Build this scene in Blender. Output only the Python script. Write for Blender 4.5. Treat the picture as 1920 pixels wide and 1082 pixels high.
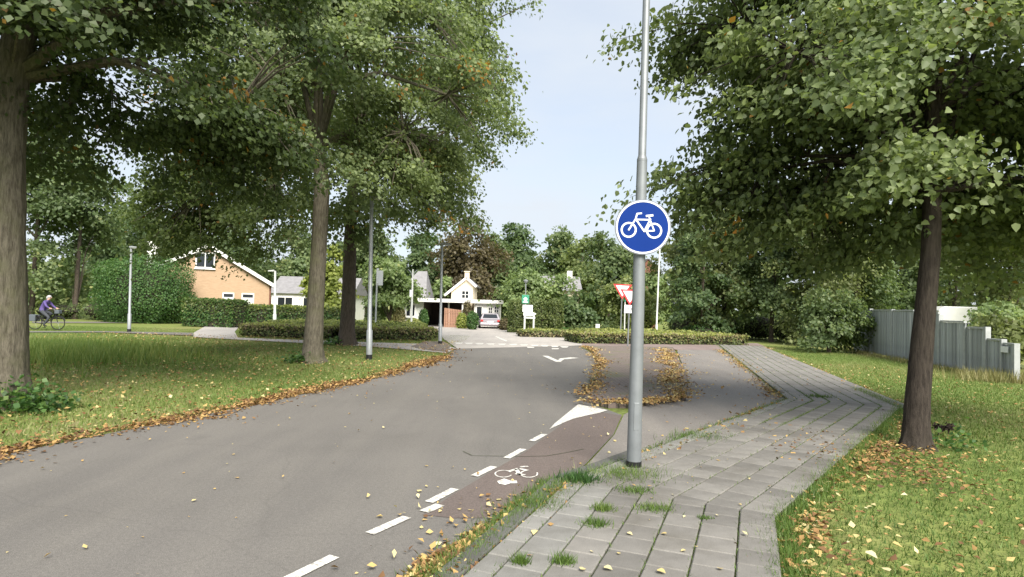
import bpy, math, random
import numpy as np
from mathutils import Vector, Matrix
for _o in list(bpy.data.objects): bpy.data.objects.remove(_o)
SC = bpy.context.scene
COL = SC.collection
random.seed(7)

# ------------------------------------------------------------------ camera
FPX, EYE, ROLL, HZ = 1150.0, 1.75, math.radians(1.5), 576.0
PITCH = math.atan((HZ-541)/FPX)
cd = bpy.data.cameras.new('camera'); cam = bpy.data.objects.new('camera', cd); COL.objects.link(cam)
cd.sensor_width = 36.0; cd.lens = FPX/1920*36.0; cd.clip_end = 3000; cd.clip_start = 0.05
cam.matrix_world = Matrix.Translation((0, 0, EYE)) @ Matrix.Rotation(math.pi/2+PITCH, 4, 'X') @ Matrix.Rotation(ROLL, 4, 'Z')
SC.camera = cam

# ------------------------------------------------------------------ light
SUN_EL, SUN_AZ = math.radians(45), math.radians(162)      # azimuth clockwise from +Y: behind the camera, a little to the right
w = bpy.data.worlds.new('World'); SC.world = w; w.use_nodes = True
nt = w.node_tree; nt.nodes.clear()
out = nt.nodes.new('ShaderNodeOutputWorld'); bg = nt.nodes.new('ShaderNodeBackground')
sky = nt.nodes.new('ShaderNodeTexSky'); sky.sky_type = 'NISHITA'; sky.sun_disc = False
sky.sun_elevation = SUN_EL; sky.sun_rotation = SUN_AZ; sky.air_density = 1.0; sky.dust_density = 1.5
tc = nt.nodes.new('ShaderNodeTexCoord'); mp = nt.nodes.new('ShaderNodeMapping'); mp.inputs['Scale'].default_value = (1.0, 1.0, 3.2)
ns = nt.nodes.new('ShaderNodeTexNoise'); ns.inputs['Scale'].default_value = 3.0; ns.inputs['Detail'].default_value = 5; ns.inputs['Roughness'].default_value = 0.5
rp = nt.nodes.new('ShaderNodeValToRGB'); rp.color_ramp.elements[0].position = 0.32; rp.color_ramp.elements[1].position = 0.66
rp.color_ramp.elements[0].color = (0.72, 0.72, 0.72, 1); rp.color_ramp.elements[1].color = (0.98, 0.98, 0.98, 1)
mx = nt.nodes.new('ShaderNodeMixRGB'); mx.inputs[2].default_value = (3.40, 3.66, 3.98, 1)
nt.links.new(tc.outputs['Generated'], mp.inputs['Vector']); nt.links.new(mp.outputs[0], ns.inputs['Vector'])
nt.links.new(ns.outputs['Fac'], rp.inputs['Fac']); nt.links.new(rp.outputs['Color'], mx.inputs[0])
nt.links.new(sky.outputs[0], mx.inputs[1]); nt.links.new(mx.outputs[0], bg.inputs['Color'])
bg.inputs['Strength'].default_value = 0.086
nt.links.new(bg.outputs[0], out.inputs[0])
sl = bpy.data.lights.new('sun', 'SUN'); sun = bpy.data.objects.new('sun', sl); COL.objects.link(sun)
sl.energy = 3.3; sl.angle = math.radians(34); sl.color = (1.0, 0.95, 0.86)
_d = Vector((math.sin(SUN_AZ)*math.cos(SUN_EL), math.cos(SUN_AZ)*math.cos(SUN_EL), math.sin(SUN_EL)))
sun.rotation_euler = _d.to_track_quat('Z', 'Y').to_euler(); sun.location = _d*50
SC.view_settings.view_transform = 'Standard'; SC.view_settings.look = 'None'
SC.view_settings.exposure = 1.48; SC.view_settings.gamma = 1.0; SC.view_settings.use_curve_mapping = False
SC.render.engine = 'CYCLES'; SC.cycles.max_bounces = 8; SC.cycles.diffuse_bounces = 6; SC.cycles.transmission_bounces = 6

# ------------------------------------------------------------------ survey of the photograph: pixel -> metres
def _ray(px, py):
    u = (px-960)/FPX; v = (541-py)/FPX
    u, v = u*math.cos(ROLL)-v*math.sin(ROLL), u*math.sin(ROLL)+v*math.cos(ROLL)
    return u, math.cos(PITCH)-v*math.sin(PITCH), math.sin(PITCH)+v*math.cos(PITCH)
def at(px, py, z=0.0):                    # point of the level z under a pixel
    d = _ray(px, py); t = (z-EYE)/d[2]
    return (t*d[0], t*d[1])
def dep(px, py, Y):                       # x and z of a pixel at the distance Y
    d = _ray(px, py); t = Y/d[1]
    return (t*d[0], EYE+t*d[2])

# ------------------------------------------------------------------ materials
MATS = {}
def mat(name):
    m = bpy.data.materials.new(name); m.use_nodes = True
    b = m.node_tree.nodes['Principled BSDF']; MATS[name] = m
    return m, m.node_tree, b
def rgb(c): return (c[0], c[1], c[2], 1.0)
def plain(name, c, rough=0.6, metal=0.0, spec=0.4, vary=0.0, scale=8.0):
    m, t, b = mat(name)
    b.inputs['Base Color'].default_value = rgb(c); b.inputs['Roughness'].default_value = rough
    b.inputs['Metallic'].default_value = metal; b.inputs['Specular IOR Level'].default_value = spec
    if vary:
        n, r = noise(t, scale, 6, [(0.3, [x*(1-vary) for x in c]), (0.7, [min(1, x*(1+vary)) for x in c])])
        t.links.new(r.outputs[0], b.inputs['Base Color'])
    return m
def ramp(t, stops, interp='LINEAR'):
    r = t.nodes.new('ShaderNodeValToRGB'); e = r.color_ramp; e.interpolation = interp
    while len(e.elements) < len(stops): e.elements.new(0.5)
    for el, (p, c) in zip(e.elements, stops): el.position = p; el.color = rgb(c)
    return r
def noise(t, scale, detail, stops, vec=None, rough=0.6):
    n = t.nodes.new('ShaderNodeTexNoise'); n.inputs['Scale'].default_value = scale; n.inputs['Detail'].default_value = detail
    n.inputs['Roughness'].default_value = rough
    if vec is None:
        g = t.nodes.new('ShaderNodeTexCoord'); vec = g.outputs['Object']
    t.links.new(vec, n.inputs['Vector'])
    r = ramp(t, stops); t.links.new(n.outputs['Fac'], r.inputs['Fac'])
    return n, r
def mixc(t, a, b, fac, mode='MIX'):
    m = t.nodes.new('ShaderNodeMixRGB'); m.blend_type = mode
    for i, x in ((0, fac), (1, a), (2, b)):
        if isinstance(x, (int, float)): m.inputs[i].default_value = x
        elif isinstance(x, (tuple, list)): m.inputs[i].default_value = rgb(x)
        else: t.links.new(x, m.inputs[i])
    return m.outputs[0]
def bump(t, b, h, strength=0.4, dist=0.01):
    n = t.nodes.new('ShaderNodeBump'); n.inputs['Strength'].default_value = strength; n.inputs['Distance'].default_value = dist
    t.links.new(h, n.inputs['Height']); t.links.new(n.outputs[0], b.inputs['Normal'])
def mapped(t, scale, coord='Object'):
    g = t.nodes.new('ShaderNodeTexCoord'); mpn = t.nodes.new('ShaderNodeMapping'); mpn.inputs['Scale'].default_value = scale
    t.links.new(g.outputs[coord], mpn.inputs[0]); return mpn.outputs[0]

def foliage(name, stops, trans=0.48, rough=0.5, spec=0.35):
    """one leaf: colour by its own random number (attribute rnd)"""
    m, t, b = mat(name)
    a = t.nodes.new('ShaderNodeAttribute'); a.attribute_name = 'rnd'
    r = ramp(t, stops); t.links.new(a.outputs['Fac'], r.inputs['Fac'])
    t.links.new(r.outputs[0], b.inputs['Base Color']); b.inputs['Roughness'].default_value = rough
    b.inputs['Specular IOR Level'].default_value = spec
    if trans > 0:
        tr = t.nodes.new('ShaderNodeBsdfTranslucent'); ms = t.nodes.new('ShaderNodeMixShader'); ms.inputs[0].default_value = trans
        c2 = mixc(t, r.outputs[0], (1.25, 1.3, 0.75), 1.0, 'MULTIPLY'); t.links.new(c2, tr.inputs['Color'])
        o = t.nodes['Material Output']
        t.links.new(b.outputs[0], ms.inputs[1]); t.links.new(tr.outputs[0], ms.inputs[2]); t.links.new(ms.outputs[0], o.inputs[0])
    return m

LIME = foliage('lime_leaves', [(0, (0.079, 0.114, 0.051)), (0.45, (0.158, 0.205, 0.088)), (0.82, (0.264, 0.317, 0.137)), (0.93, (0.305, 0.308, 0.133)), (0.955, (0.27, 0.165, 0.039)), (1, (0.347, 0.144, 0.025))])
LIME_DEEP = foliage('shaded_lime_leaves', [(0, (0.04, 0.063, 0.024)), (0.5, (0.076, 0.108, 0.043)), (0.85, (0.131, 0.166, 0.065)), (0.94, (0.169, 0.176, 0.07)), (0.96, (0.213, 0.134, 0.026)), (1, (0.235, 0.111, 0.018))])  # darker copy of the lime leaves: deep crown shade put into the colour
DARKG = foliage('dark_tree_leaves', [(0, (0.067, 0.105, 0.044)), (0.5, (0.131, 0.182, 0.078)), (0.9, (0.236, 0.282, 0.118)), (1, (0.332, 0.341, 0.145))])
MIDG = foliage('mid_tree_leaves', [(0, (0.103, 0.143, 0.057)), (0.5, (0.21, 0.258, 0.101)), (0.9, (0.343, 0.373, 0.147)), (1, (0.544, 0.436, 0.171))])
LIGHTG = foliage('pale_tree_leaves', [(0, (0.108, 0.158, 0.066)), (0.5, (0.216, 0.288, 0.121)), (0.9, (0.341, 0.404, 0.17)), (1, (0.468, 0.468, 0.197))])
OLIVEG = foliage('olive_tree_leaves', [(0, (.080, .102, .036)), (.5, (.158, .188, .070)), (.9, (.235, .262, .105)), (1, (.30, .27, .08))])
YELG = foliage('yellow_green_leaves', [(0, (0.145, 0.185, 0.046)), (0.5, (0.264, 0.31, 0.077)), (1, (0.409, 0.436, 0.109))])
COPPER = foliage('copper_leaves', [(0, (0.065, 0.055, 0.031)), (0.5, (0.122, 0.101, 0.055)), (1, (0.244, 0.215, 0.107))])
BLUEG = foliage('blue_green_leaves', [(0, (0.057, 0.104, 0.045)), (0.5, (0.116, 0.169, 0.075)), (1, (0.208, 0.261, 0.115))])
BUSHG = foliage('fresh_bush_leaves', [(0, (0.039, 0.088, 0.026)), (0.5, (0.076, 0.158, 0.047)), (0.9, (0.134, 0.23, 0.068)), (1, (0.205, 0.285, 0.085))])
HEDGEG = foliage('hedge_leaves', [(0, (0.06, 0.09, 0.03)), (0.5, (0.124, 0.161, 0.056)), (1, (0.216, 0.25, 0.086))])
HEDGETOP = foliage('hedge_top_leaves', [(0, (0.207, 0.237, 0.086)), (0.5, (0.341, 0.372, 0.134)), (1, (0.485, 0.495, 0.178))])  # paler copy of the hedge leaves: light from above put into the colour
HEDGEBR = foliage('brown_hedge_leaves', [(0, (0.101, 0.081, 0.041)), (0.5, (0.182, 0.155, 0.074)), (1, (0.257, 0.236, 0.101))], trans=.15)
TWIGS = plain('twigs', (.035, .030, .020), .9, vary=.4, scale=6)
FALLEN = foliage('fallen_leaf_colours', [(0, (0.085, 0.048, 0.026)), (0.2, (0.15, 0.082, 0.04)), (0.4, (0.25, 0.145, 0.06)), (0.6, (0.35, 0.22, 0.085)), (0.78, (0.43, 0.31, 0.12)), (0.92, (0.49, 0.41, 0.19)), (1, (0.56, 0.5, 0.3))], trans=.12, rough=.7, spec=.2)
GRASSB = foliage('grass_blades', [(0, (0.063, 0.115, 0.024)), (0.4, (0.11, 0.172, 0.04)), (0.75, (0.16, 0.215, 0.06)), (0.9, (0.219, 0.24, 0.09)), (1, (0.26, 0.235, 0.12))], trans=.25, rough=.6, spec=.25)
GRASSDK = foliage('tuft_blades', [(0, (0.06, 0.112, 0.022)), (0.5, (0.112, 0.18, 0.037)), (1, (0.24, 0.27, 0.075))], trans=.25)
DRYG = foliage('dry_grass_blades', [(0, (.16, .17, .06)), (.5, (.28, .25, .11)), (1, (.42, .36, .20))], trans=.25)

def bark(name, c1, c2, moss, mossamt):
    m, t, b = mat(name)
    v = mapped(t, (11, 11, 1.9)); n, r = noise(t, 2.4, 9, [(.36, c1), (.62, c2)], v, .75)
    n2, r2 = noise(t, 1.6, 4, [(.5-.02, (0, 0, 0)), (.72, (mossamt,)*3)])
    c = mixc(t, r.outputs[0], moss, r2.outputs[0])
    t.links.new(c, b.inputs['Base Color']); b.inputs['Roughness'].default_value = .9; b.inputs['Specular IOR Level'].default_value = .2
    bump(t, b, n.outputs['Fac'], .9, .03); return m
BARK = bark('lime_bark', (.060, .052, .038), (.175, .155, .118), (.105, .110, .050), .65)
BARKD = bark('dark_bark', (.040, .032, .026), (.115, .092, .072), (.07, .065, .04), .4)
BARKX = bark('blackish_bark', (.024, .019, .016), (.068, .055, .045), (.05, .045, .03), .35)

def asphalt(name, base, dark, speck=.35):
    m, t, b = mat(name)
    n1, r1 = noise(t, .28, 5, [(.28, [x*.84 for x in base]), (.5, base), (.75, [x*1.10 for x in base])])
    n2, r2 = noise(t, 130, 2, [(.25, (1-speck*1.3,)*3), (.75, (1+speck*1.1,)*3)])
    c = mixc(t, r1.outputs[0], r2.outputs[0], 1.0, 'MULTIPLY')
    n6, r6 = noise(t, 34, 3, [(.25, (.84,)*3), (.75, (1.15,)*3)]); c = mixc(t, c, r6.outputs[0], 1.0, 'MULTIPLY')
    n5, r5 = noise(t, 1.0, 6, [(.3, (.90, .90, .91)), (.7, (1.08, 1.075, 1.06))], mapped(t, (2.2, .28, 1)), .6); c = mixc(t, c, r5.outputs[0], 1.0, 'MULTIPLY')
    n3, r3 = noise(t, 1.1, 6, [(.60, (0, 0, 0)), (.78, (.75, .75, .75))])
    c = mixc(t, c, dark, r3.outputs[0])
    vo = t.nodes.new('ShaderNodeTexVoronoi'); vo.feature = 'DISTANCE_TO_EDGE'; vo.inputs['Scale'].default_value = .33
    g = t.nodes.new('ShaderNodeTexCoord'); nw = t.nodes.new('ShaderNodeTexNoise'); nw.inputs['Scale'].default_value = 1.6; nw.inputs['Detail'].default_value = 4; t.links.new(g.outputs['Object'], nw.inputs['Vector'])
    vv = mixc(t, g.outputs['Object'], nw.outputs['Color'], .35, 'ADD'); t.links.new(vv, vo.inputs['Vector'])
    rc = ramp(t, [(0, (.72,)*3), (.006, (1, 1, 1))]); t.links.new(vo.outputs['Distance'], rc.inputs[0])
    c = mixc(t, c, rc.outputs[0], .28, 'MULTIPLY')
    t.links.new(c, b.inputs['Base Color']); b.inputs['Roughness'].default_value = .88; b.inputs['Specular IOR Level'].default_value = .3
    n4, _ = noise(t, 110, 3, [(0, (0, 0, 0)), (1, (1, 1, 1))]); bump(t, b, n4.outputs['Fac'], .5, .008); return m
ASPH = asphalt('road_asphalt', (.142, .133, .122), (.108, .101, .093))
ASPHC = asphalt('cycle_path_asphalt', (.185, .170, .156), (.14, .128, .115), .28)
ASPHR = asphalt('red_asphalt', (.124, .100, .090), (.112, .099, .090), .3)
ASPHP = asphalt('pale_pavement', (.35, .325, .30), (.28, .255, .23), .2)
ASPHPK = asphalt('pinkish_path', (.205, .160, .147), (.165, .132, .122), .2)
def paint(name, lo, hi, c=(.74, .72, .67)):
    m, t, b = mat(name)
    n, r = noise(t, 26, 7, [(lo, (.26, .245, .22)), (hi, c)], None, .75)
    t.links.new(r.outputs[0], b.inputs['Base Color']); b.inputs['Roughness'].default_value = .7; return m
PAINT = paint('road_paint', .40, .54, (.66, .64, .59)); PAINTW = paint('worn_road_paint', .36, .62, (.62, .60, .56))
def pavers():
    m, t, b = mat('clay_pavers')
    v = mapped(t, (1, 1, 1)); br = t.nodes.new('ShaderNodeTexBrick'); t.links.new(v, br.inputs['Vector'])
    br.inputs['Scale'].default_value = 1.0; br.inputs['Brick Width'].default_value = .21; br.inputs['Row Height'].default_value = .105; br.inputs['Mortar Size'].default_value = .012
    br.inputs['Color1'].default_value = (.185, .140, .122, 1); br.inputs['Color2'].default_value = (.140, .110, .098, 1); br.inputs['Mortar'].default_value = (.07, .065, .045, 1)
    n, r = noise(t, .9, 6, [(.52, (0, 0, 0)), (.70, (.75, .75, .75))])
    c = mixc(t, br.outputs['Color'], (.10, .11, .045), r.outputs[0])
    t.links.new(c, b.inputs['Base Color']); b.inputs['Roughness'].default_value = .9
    bump(t, b, br.outputs['Fac'], -.5, .008); return m
PAVERS = pavers()
def tilemat(name, c, vary):
    m, t, b = mat(name)
    oi = t.nodes.new('ShaderNodeObjectInfo')
    n, r = noise(t, 3.2, 7, [(.3, [x*.80 for x in c]), (.6, c), (.8, [x*1.12 for x in c])])
    # weathering in world-sized patches, each tile its own tone
    g = t.nodes.new('ShaderNodeNewGeometry'); n5, r5 = noise(t, 1.3, 8, [(.34, (.76, .75, .72)), (.52, (1.0, 1.0, 1.0)), (.72, (1.10, 1.10, 1.09))], g.outputs['Position'], .68)
    rr = ramp(t, [(0, (1-vary,)*3), (1, (1+vary,)*3)]); t.links.new(oi.outputs['Random'], rr.inputs[0])
    cc = mixc(t, r.outputs[0], rr.outputs[0], 1.0, 'MULTIPLY'); cc = mixc(t, cc, r5.outputs[0], 1.0, 'MULTIPLY')
    n2, r2 = noise(t, 140, 2, [(.3, (.85,)*3), (.7, (1.12,)*3)]); cc = mixc(t, cc, r2.outputs[0], 1.0, 'MULTIPLY')
    t.links.new(cc, b.inputs['Base Color']); b.inputs['Roughness'].default_value = .85; b.inputs['Specular IOR Level'].default_value = .3
    bump(t, b, n2.outputs['Fac'], .25, .004); return m
TILE = tilemat('concrete_tile', (.170, .161, .148), .17)
TILEL = tilemat('pale_concrete_tile', (0.198, 0.193, 0.18), .08)
KERB = tilemat('kerb_concrete', (0.108, 0.107, 0.099), .10)
SANDJ = plain('joint_soil', (.046, .050, .024), .95, vary=.4, scale=5)
SOIL = plain('leaf_mould', (.070, .048, .028), .95, vary=.45, scale=7)
def lawnmat():
    m, t, b = mat('lawn_turf')
    n1, r1 = noise(t, .22, 6, [(.30, (.128, .176, .046)), (.5, (.168, .200, .060)), (.68, (.215, .215, .084))])
    n2, r2 = noise(t, 7, 8, [(.3, (.62, .62, .6)), (.7, (1.22, 1.2, 1.15))])
    c = mixc(t, r1.outputs[0], r2.outputs[0], 1.0, 'MULTIPLY'); t.links.new(c, b.inputs['Base Color']); b.inputs['Roughness'].default_value = .9
    b.inputs['Specular IOR Level'].default_value = .15; bump(t, b, n2.outputs['Fac'], .8, .05); return m
LAWN = lawnmat()
GALV = plain('galvanised_steel', (.215, .23, .24), .5, .35, .5, vary=.13, scale=5)
LAMPG = plain('grey_lamp_paint', (.27, .285, .295), .5, .25, .5, vary=.1, scale=5)
PALEPOLE = plain('pale_post_paint', (.62, .63, .60), .5)
DARKSLV = plain('black_sleeve', (.012, .012, .013), .5)
BLUE = plain('sign_blue', (.0009, .026, .185), .5, 0, .15, vary=.06, scale=5)
SWHITE = plain('sign_white', (.78, .79, .80), .4)
SRED = plain('sign_red', (.55, .045, .05), .4)
SGREEN = plain('sign_green', (.05, .26, .16), .4)
WHITE = plain('white_paint', (.74, .73, .70), .55, vary=.06, scale=2)
CREAM = plain('cream_render', (.70, .60, .45), .75, vary=.06, scale=2)
PALEWALL = plain('pale_grey_render', (.58, .60, .56), .75, vary=.06, scale=2)
def brickwall():
    m, t, b = mat('tan_brick'); v = mapped(t, (1, 1, 1))
    br = t.nodes.new('ShaderNodeTexBrick'); br.inputs['Scale'].default_value = 1.0
    sw = t.nodes.new('ShaderNodeSeparateXYZ'); cb = t.nodes.new('ShaderNodeCombineXYZ'); t.links.new(v, sw.inputs[0])
    t.links.new(sw.outputs['X'], cb.inputs['X']); t.links.new(sw.outputs['Z'], cb.inputs['Y']); t.links.new(cb.outputs[0], br.inputs['Vector'])
    br.inputs['Brick Width'].default_value = .22; br.inputs['Row Height'].default_value = .065; br.inputs['Mortar Size'].default_value = .008
    br.inputs['Color1'].default_value = (.365, .245, .155, 1); br.inputs['Color2'].default_value = (.42, .29, .19, 1); br.inputs['Mortar'].default_value = (.38, .27, .17, 1)
    t.links.new(br.outputs['Color'], b.inputs['Base Color']); b.inputs['Roughness'].default_value = .85; bump(t, b, br.outputs['Fac'], -.3, .006); return m
TANBRICK = brickwall()
REDBRICK = plain('red_brown_brick', (.17, .075, .050), .85, vary=.2, scale=9)
ROOFT = plain('grey_roof_tiles', (.20, .195, .20), .8, vary=.18, scale=3)
ROOFD = plain('dark_roof_tiles', (.075, .065, .060), .8, vary=.2, scale=3)
GLASS = plain('window_glass', (.018, .022, .026), .08, 0, .6)
BLIND = plain('white_blind', (.66, .66, .65), .7)
WOODR = plain('red_brown_timber', (.32, .18, .12), .8, vary=.25, scale=6)
DARKIN = plain('shaded_carport_inside', (.030, .022, .018), .9, vary=.3, scale=4)  # near-black walls: the shade inside the open carport is put into the colour
def fencemat():
    m, t, b = mat('grey_timber'); oi = t.nodes.new('ShaderNodeObjectInfo'); v = mapped(t, (14, 14, 1.1))
    n, r = noise(t, 2.5, 6, [(.3, (.25, .268, .275)), (.7, (.41, .432, .44))], v)
    rr = ramp(t, [(0, (.78,)*3), (1, (1.2,)*3)]); t.links.new(oi.outputs['Random'], rr.inputs[0])
    t.links.new(mixc(t, r.outputs[0], rr.outputs[0], 1.0, 'MULTIPLY'), b.inputs['Base Color']); b.inputs['Roughness'].default_value = .85
    bump(t, b, n.outputs['Fac'], .4, .01); return m
FENCEW = fencemat()
FPOST = plain('weathered_post', (.36, .375, .37), .8, vary=.15, scale=6)
CARP = plain('mauve_car_paint', (.42, .385, .415), .25, .5, .5)
BLACK = plain('black_rubber', (.012, .012, .013), .7)
CHROME = plain('bright_metal', (.6, .6, .6), .25, 1.0)
TAILR = plain('tail_lamp_red', (.40, .02, .02), .25)
PURPLE = plain('purple_jacket', (.085, .060, .20), .8, vary=.15, scale=9)
TROUS = plain('grey_trousers', (.05, .055, .065), .85)
SKIN = plain('skin', (.52, .33, .25), .55)
HAIRG = plain('grey_hair', (.38, .37, .38), .8)
BAGC = plain('slate_pannier', (.085, .10, .115), .8)
MUSH = plain('dead_dark_leaf', (.022, .013, .009), .8)

# ------------------------------------------------------------------ objects
def tag(o, label=None, cat=None, group=None, kind=None):
    if label: o['label'] = label
    if cat: o['category'] = cat
    if group: o['group'] = group
    if kind: o['kind'] = kind
    return o
def thing(name, label, cat, loc=(0, 0, 0), rz=0.0, group=None):
    o = bpy.data.objects.new(name, None); COL.objects.link(o); o.location = loc; o.rotation_euler = (0, 0, rz); o.empty_display_size = .2
    return tag(o, label, cat, group)
def link(name, me, parent=None):
    o = bpy.data.objects.new(name, me); COL.objects.link(o)
    if parent is not None: o.parent = parent
    return o
def from_arrays(name, V, sizes, idx, mats, parent=None, rnd=None, midx=None, smooth=False):
    me = bpy.data.meshes.new(name); V = np.asarray(V, dtype=np.float32); sizes = np.asarray(sizes, dtype=np.int32); idx = np.asarray(idx, dtype=np.int32)
    me.vertices.add(len(V)); me.vertices.foreach_set('co', V.ravel())
    me.loops.add(len(idx)); me.loops.foreach_set('vertex_index', idx)
    me.polygons.add(len(sizes)); st = np.zeros(len(sizes), np.int32); st[1:] = np.cumsum(sizes)[:-1]
    me.polygons.foreach_set('loop_start', st); me.polygons.foreach_set('loop_total', sizes)
    if smooth: me.polygons.foreach_set('use_smooth', np.ones(len(sizes), bool))
    for m in mats: me.materials.append(m)
    if midx is not None: me.polygons.foreach_set('material_index', np.asarray(midx, np.int32))
    if rnd is not None:
        a = me.attributes.new('rnd', 'FLOAT', 'FACE'); a.data.foreach_set('value', np.asarray(rnd, np.float32))
    me.update(calc_edges=True)
    return link(name, me, parent)

class MB:
    def __init__(s): s.v = []; s.f = []; s.m = []; s.cur = 0
    def add(s, V, F):
        o = len(s.v); s.v += [tuple(p) for p in V]; s.f += [tuple(o+i for i in f) for f in F]; s.m += [s.cur]*len(F)
    def box(s, x0, y0, z0, x1, y1, z1):
        s.add([(x0, y0, z0), (x1, y0, z0), (x1, y1, z0), (x0, y1, z0), (x0, y0, z1), (x1, y0, z1), (x1, y1, z1), (x0, y1, z1)],
              [(0, 3, 2, 1), (4, 5, 6, 7), (0, 1, 5, 4), (1, 2, 6, 5), (2, 3, 7, 6), (3, 0, 4, 7)])
    def cbox(s, c, sz, rz=0.0):
        x, y, z = sz; a, b = math.cos(rz), math.sin(rz); P = []
        for k in (-.5, .5):
            for (i, j) in ((-.5, -.5), (.5, -.5), (.5, .5), (-.5, .5)):
                P.append((c[0]+i*x*a-j*y*b, c[1]+i*x*b+j*y*a, c[2]+k*z))
        s.add(P, [(0, 3, 2, 1), (4, 5, 6, 7), (0, 1, 5, 4), (1, 2, 6, 5), (2, 3, 7, 6), (3, 0, 4, 7)])
    def tube(s, pts, rad, n=8, cap=True, jit=0.0):
        P = [Vector(p) for p in pts]; R = rad if isinstance(rad, (list, tuple)) else [rad]*len(P)
        V = []; up = Vector((1, 0, 0)) if abs((P[-1]-P[0]).normalized().x) < .8 else Vector((0, 1, 0))
        for i, p in enumerate(P):
            d = (P[min(i+1, len(P)-1)]-P[max(i-1, 0)]).normalized()
            a = (up-d*up.dot(d)).normalized(); b = d.cross(a); up = a
            for k in range(n):
                t = 2*math.pi*k/n; r = R[i]*(1+(random.uniform(-jit, jit) if jit else 0)); V.append(p+a*math.cos(t)*r+b*math.sin(t)*r)
        F = [(i*n+k, i*n+(k+1) % n, (i+1)*n+(k+1) % n, (i+1)*n+k) for i in range(len(P)-1) for k in range(n)]
        if cap: F += [tuple(range(n-1, -1, -1)), tuple(range((len(P)-1)*n, len(P)*n))]
        s.add(V, F)
    def prism(s, poly, axis, lo, hi):
        """polygon (a,b) extruded along axis: 'x' -> (t,a,b), 'y' -> (a,t,b), 'z' -> (a,b,t)"""
        f = {'x': lambda a, b, t: (t, a, b), 'y': lambda a, b, t: (a, t, b), 'z': lambda a, b, t: (a, b, t)}[axis]
        n = len(poly); V = [f(a, b, lo) for a, b in poly]+[f(a, b, hi) for a, b in poly]
        s.add(V, [tuple(range(n-1, -1, -1)), tuple(range(n, 2*n))]+[(i, (i+1) % n, n+(i+1) % n, n+i) for i in range(n)])
    def ball(s, c, r, nu=10, nv=6):
        r = r if isinstance(r, (tuple, list)) else (r, r, r); V = [(c[0], c[1], c[2]+r[2])]; F = []
        for j in range(1, nv):
            for i in range(nu):
                a, b = 2*math.pi*i/nu, math.pi*j/nv; V.append((c[0]+r[0]*math.cos(a)*math.sin(b), c[1]+r[1]*math.sin(a)*math.sin(b), c[2]+r[2]*math.cos(b)))
        V.append((c[0], c[1], c[2]-r[2])); L = len(V)-1
        for i in range(nu):
            F.append((0, 1+i, 1+(i+1) % nu)); F.append((L, 1+(nv-2)*nu+(i+1) % nu, 1+(nv-2)*nu+i))
            for j in range(nv-2): F.append((1+j*nu+i, 1+(j+1)*nu+i, 1+(j+1)*nu+(i+1) % nu, 1+j*nu+(i+1) % nu))
        s.add(V, F)
    def torus(s, c, R, r, axis='y', n=24, m=6, a0=0.0, a1=2*math.pi):
        full = abs(a1-a0) > 6.28; pts = []
        for i in range(n+(0 if full else 1)):
            a = a0+(a1-a0)*i/n; pts.append(a)
        V = []
        for a in pts:
            for k in range(m):
                t = 2*math.pi*k/m; q = R+r*math.cos(t); w_ = r*math.sin(t)
                V.append((c[0]+q*math.cos(a), c[1]+w_, c[2]+q*math.sin(a)) if axis == 'y' else (c[0]+w_, c[1]+q*math.cos(a), c[2]+q*math.sin(a)) if axis == 'x' else (c[0]+q*math.cos(a), c[1]+q*math.sin(a), c[2]+w_))
        N = len(pts); F = [(i*m+k, ((i+1) % N)*m+k, ((i+1) % N)*m+(k+1) % m, i*m+(k+1) % m) for i in range(N if full else N-1) for k in range(m)]
        s.add(V, F)
    def build(s, name, mats, parent=None, smooth=False, bevel=0.0):
        mats = mats if isinstance(mats, (list, tuple)) else [mats]
        me = bpy.data.meshes.new(name); me.from_pydata(s.v, [], s.f)
        for m in mats: me.materials.append(m)
        me.polygons.foreach_set('material_index', s.m)
        if smooth: me.polygons.foreach_set('use_smooth', [True]*len(s.f))
        me.validate(); me.update()
        o = link(name, me, parent)
        if smooth and hasattr(me, 'set_sharp_from_angle'): me.set_sharp_from_angle(angle=math.radians(50))
        if bevel:
            bm = o.modifiers.new('bevel', 'BEVEL'); bm.width = bevel; bm.segments = 2; bm.limit_method = 'ANGLE'
        return o

# ---------------------------------------------------------------- leaves
def norm(a): return a/np.maximum(np.linalg.norm(a, axis=1, keepdims=True), 1e-9)
def leaf_arrays(C, T, N, S, six=False, wide=.42):
    N = norm(N); T = T-N*np.sum(T*N, 1, keepdims=True); T = norm(T); B = np.cross(N, T); S = S[:, None]; n = len(C)
    if six:
        P = [(0, 0, 0), (.24, .46, .07), (.60, .37, .06), (1.05, 0, -.14), (.60, -.37, .06), (.24, -.46, .07)]
        V = np.stack([C+(T*a+B*b+N*c)*S for a, b, c in P], 1).reshape(-1, 3)
        base = (np.arange(n)*6)[:, None]; I = np.concatenate([base+np.array([[0, 3, 2, 1]]), base+np.array([[0, 5, 4, 3]])], 1).ravel()
        return V, np.full(2*n, 4), I, 2
    P = [(0, 0, 0), (.45, wide, .07), (1.0, 0, -.08), (.45, -wide, .07)]
    V = np.stack([C+(T*a+B*b+N*c)*S for a, b, c in P], 1).reshape(-1, 3)
    base = (np.arange(n)*4)[:, None]; I = (base+np.array([[0, 3, 2, 1]])).ravel()
    return V, np.full(n, 4), I, 1
UP = np.array([[0, 0, 1.0]])

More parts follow.
